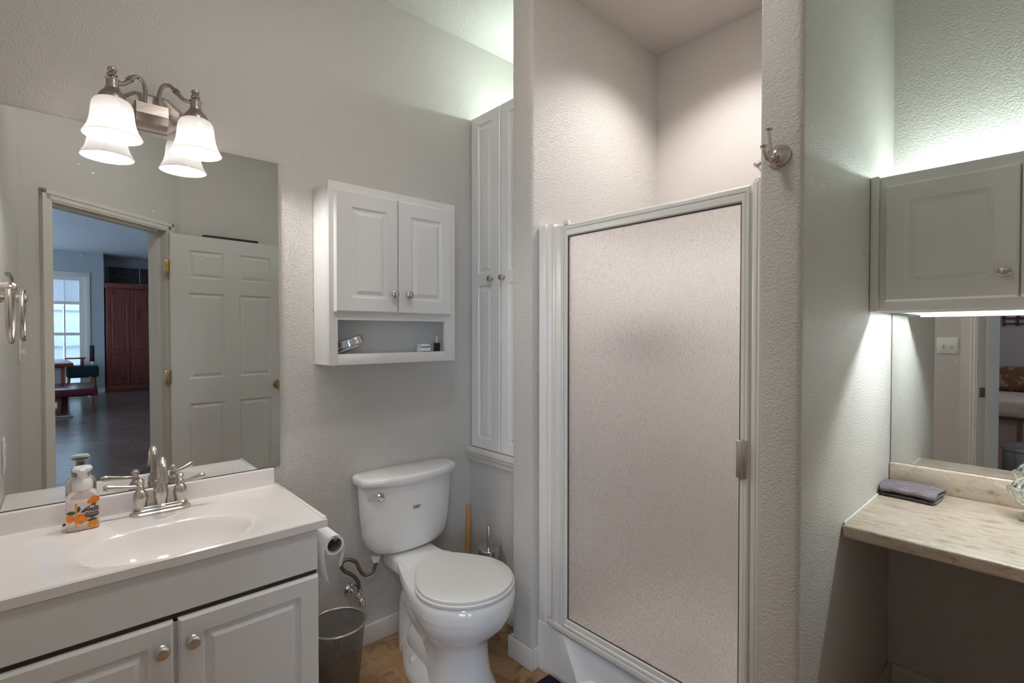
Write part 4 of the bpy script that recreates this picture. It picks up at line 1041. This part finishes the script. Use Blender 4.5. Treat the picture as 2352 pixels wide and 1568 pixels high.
# folded towel
tw = thing('folded_towel', 'folded purple grey hand towel on the make-up counter', 'towel', (2.170, 0.350, 0.7518), math.radians(-93))
g = G()
path = [(-0.070, 0.004), (-0.03, 0.0038), (0.03, 0.0038), (0.066, 0.0045), (0.0745, 0.0075), (0.0755, 0.0120), (0.070, 0.0155), (0.03, 0.0150), (-0.03, 0.0150), (-0.066, 0.0155),
        (-0.0765, 0.0190), (-0.0770, 0.0245), (-0.069, 0.0280), (-0.03, 0.0290), (0.02, 0.0275), (0.060, 0.0255), (0.072, 0.0225)]
nx = 26; rows = []
for i in range(nx + 1):
    u = i / nx; row = []
    for j, (y, z) in enumerate(path):
        lift = 0.0035 * math.sin(u * 2.6 + 0.4) * (z / 0.029) + 0.0011 * math.sin(u * 15 + y * 40) * (z > 0.01)
        row.append(g._v((-0.073 + 0.146 * u + 0.010 * z / 0.03 * (u - 0.5) + 0.004 * math.sin(j * 1.3), y + 0.003 * math.sin(u * 4), z + lift)))
    rows.append(row)
for i in range(nx):
    for j in range(len(path) - 1):
        g.bm.faces.new((rows[i][j], rows[i + 1][j], rows[i + 1][j + 1], rows[i][j + 1]))
o = g.to('terry_cloth', M['purple'], tw, angle=70)
md = o.modifiers.new('sub', 'SUBSURF'); md.levels = 1; md.render_levels = 1
md = o.modifiers.new('thick', 'SOLIDIFY'); md.thickness = 0.0062; md.offset = 0.0

# glass pedestal jar at the right edge
jr = thing('glass_jar', 'cut glass lidded jar on a square silver foot, right of the towel', 'jar', (2.150, 0.062, 0.7515))
g = G(); g.box((-0.028, -0.028, 0), (0.028, 0.028, 0.012), 0.002); g.box((-0.020, -0.020, 0.012), (0.020, 0.020, 0.018), 0.002); g.to('foot', M['steel'], jr)
def flute(prof, k, amp, seg=72):
    return [[(r * (1 + amp * math.cos(k * 2 * PI * i / seg)) * math.cos(2 * PI * i / seg), r * (1 + amp * math.cos(k * 2 * PI * i / seg)) * math.sin(2 * PI * i / seg), z) for i in range(seg)] for r, z in prof]
g = G(); g.loft(flute([(0.008, 0.018), (0.010, 0.035), (0.022, 0.044), (0.042, 0.058), (0.054, 0.078), (0.056, 0.092), (0.050, 0.096), (0.046, 0.090), (0.03, 0.066), (0.01, 0.054)], 12, 0.03)); g.to('bowl', M['crystal'], jr)
g = G(); g.loft(flute([(0.046, 0.097), (0.044, 0.104), (0.036, 0.114), (0.022, 0.124), (0.008, 0.132), (0.010, 0.140), (0.012, 0.148), (0.002, 0.156)], 12, 0.03)); g.to('lid', M['crystal'], jr)

# over-door hook strip on top of the open door
oh = tag(G().box((-0.18, -0.012, 0), (0.18, 0.030, 0.016), 0.004).to('over_door_hook', M['black']), 'black hook strip resting on top of the open door', 'hook strip')
oh.location = (0.905, -0.128, 1.978); oh.rotation_euler = (0, 0, math.radians(-4))

# fill lamp added to the big room (out of sight, lights bed and floor)
cr = thing('room_fill_light', 'added round fill lamp on the ceiling of the big room', 'lamp', (-1.0, -1.2, 3.10))
G().lathe([(0.20, 0), (0.20, -0.03), (0.17, -0.07), (0, -0.09)], 36).to('dome', emit('room_fill_glow', (1, 0.9, 0.8, 1), ROOM_FILL / 12), cr)

bl = thing('bath_fill_light', 'added unseen round fill light over the middle of the bathroom', 'lamp', (0.60, 0.90, ZC))  # fill light added out of frame to even out the brightness
G().lathe([(0.17, 0), (0.17, -0.02), (0.16, -0.02)], 40, cap=False).to('rim', M['nickel'], bl)
G().lathe([(0.16, -0.015), (0.15, -0.045), (0.10, -0.075), (0, -0.088)], 40).to('dome', emit('bath_fill_glow', (1, 0.95, 0.90, 1), BATH_FILL), bl)
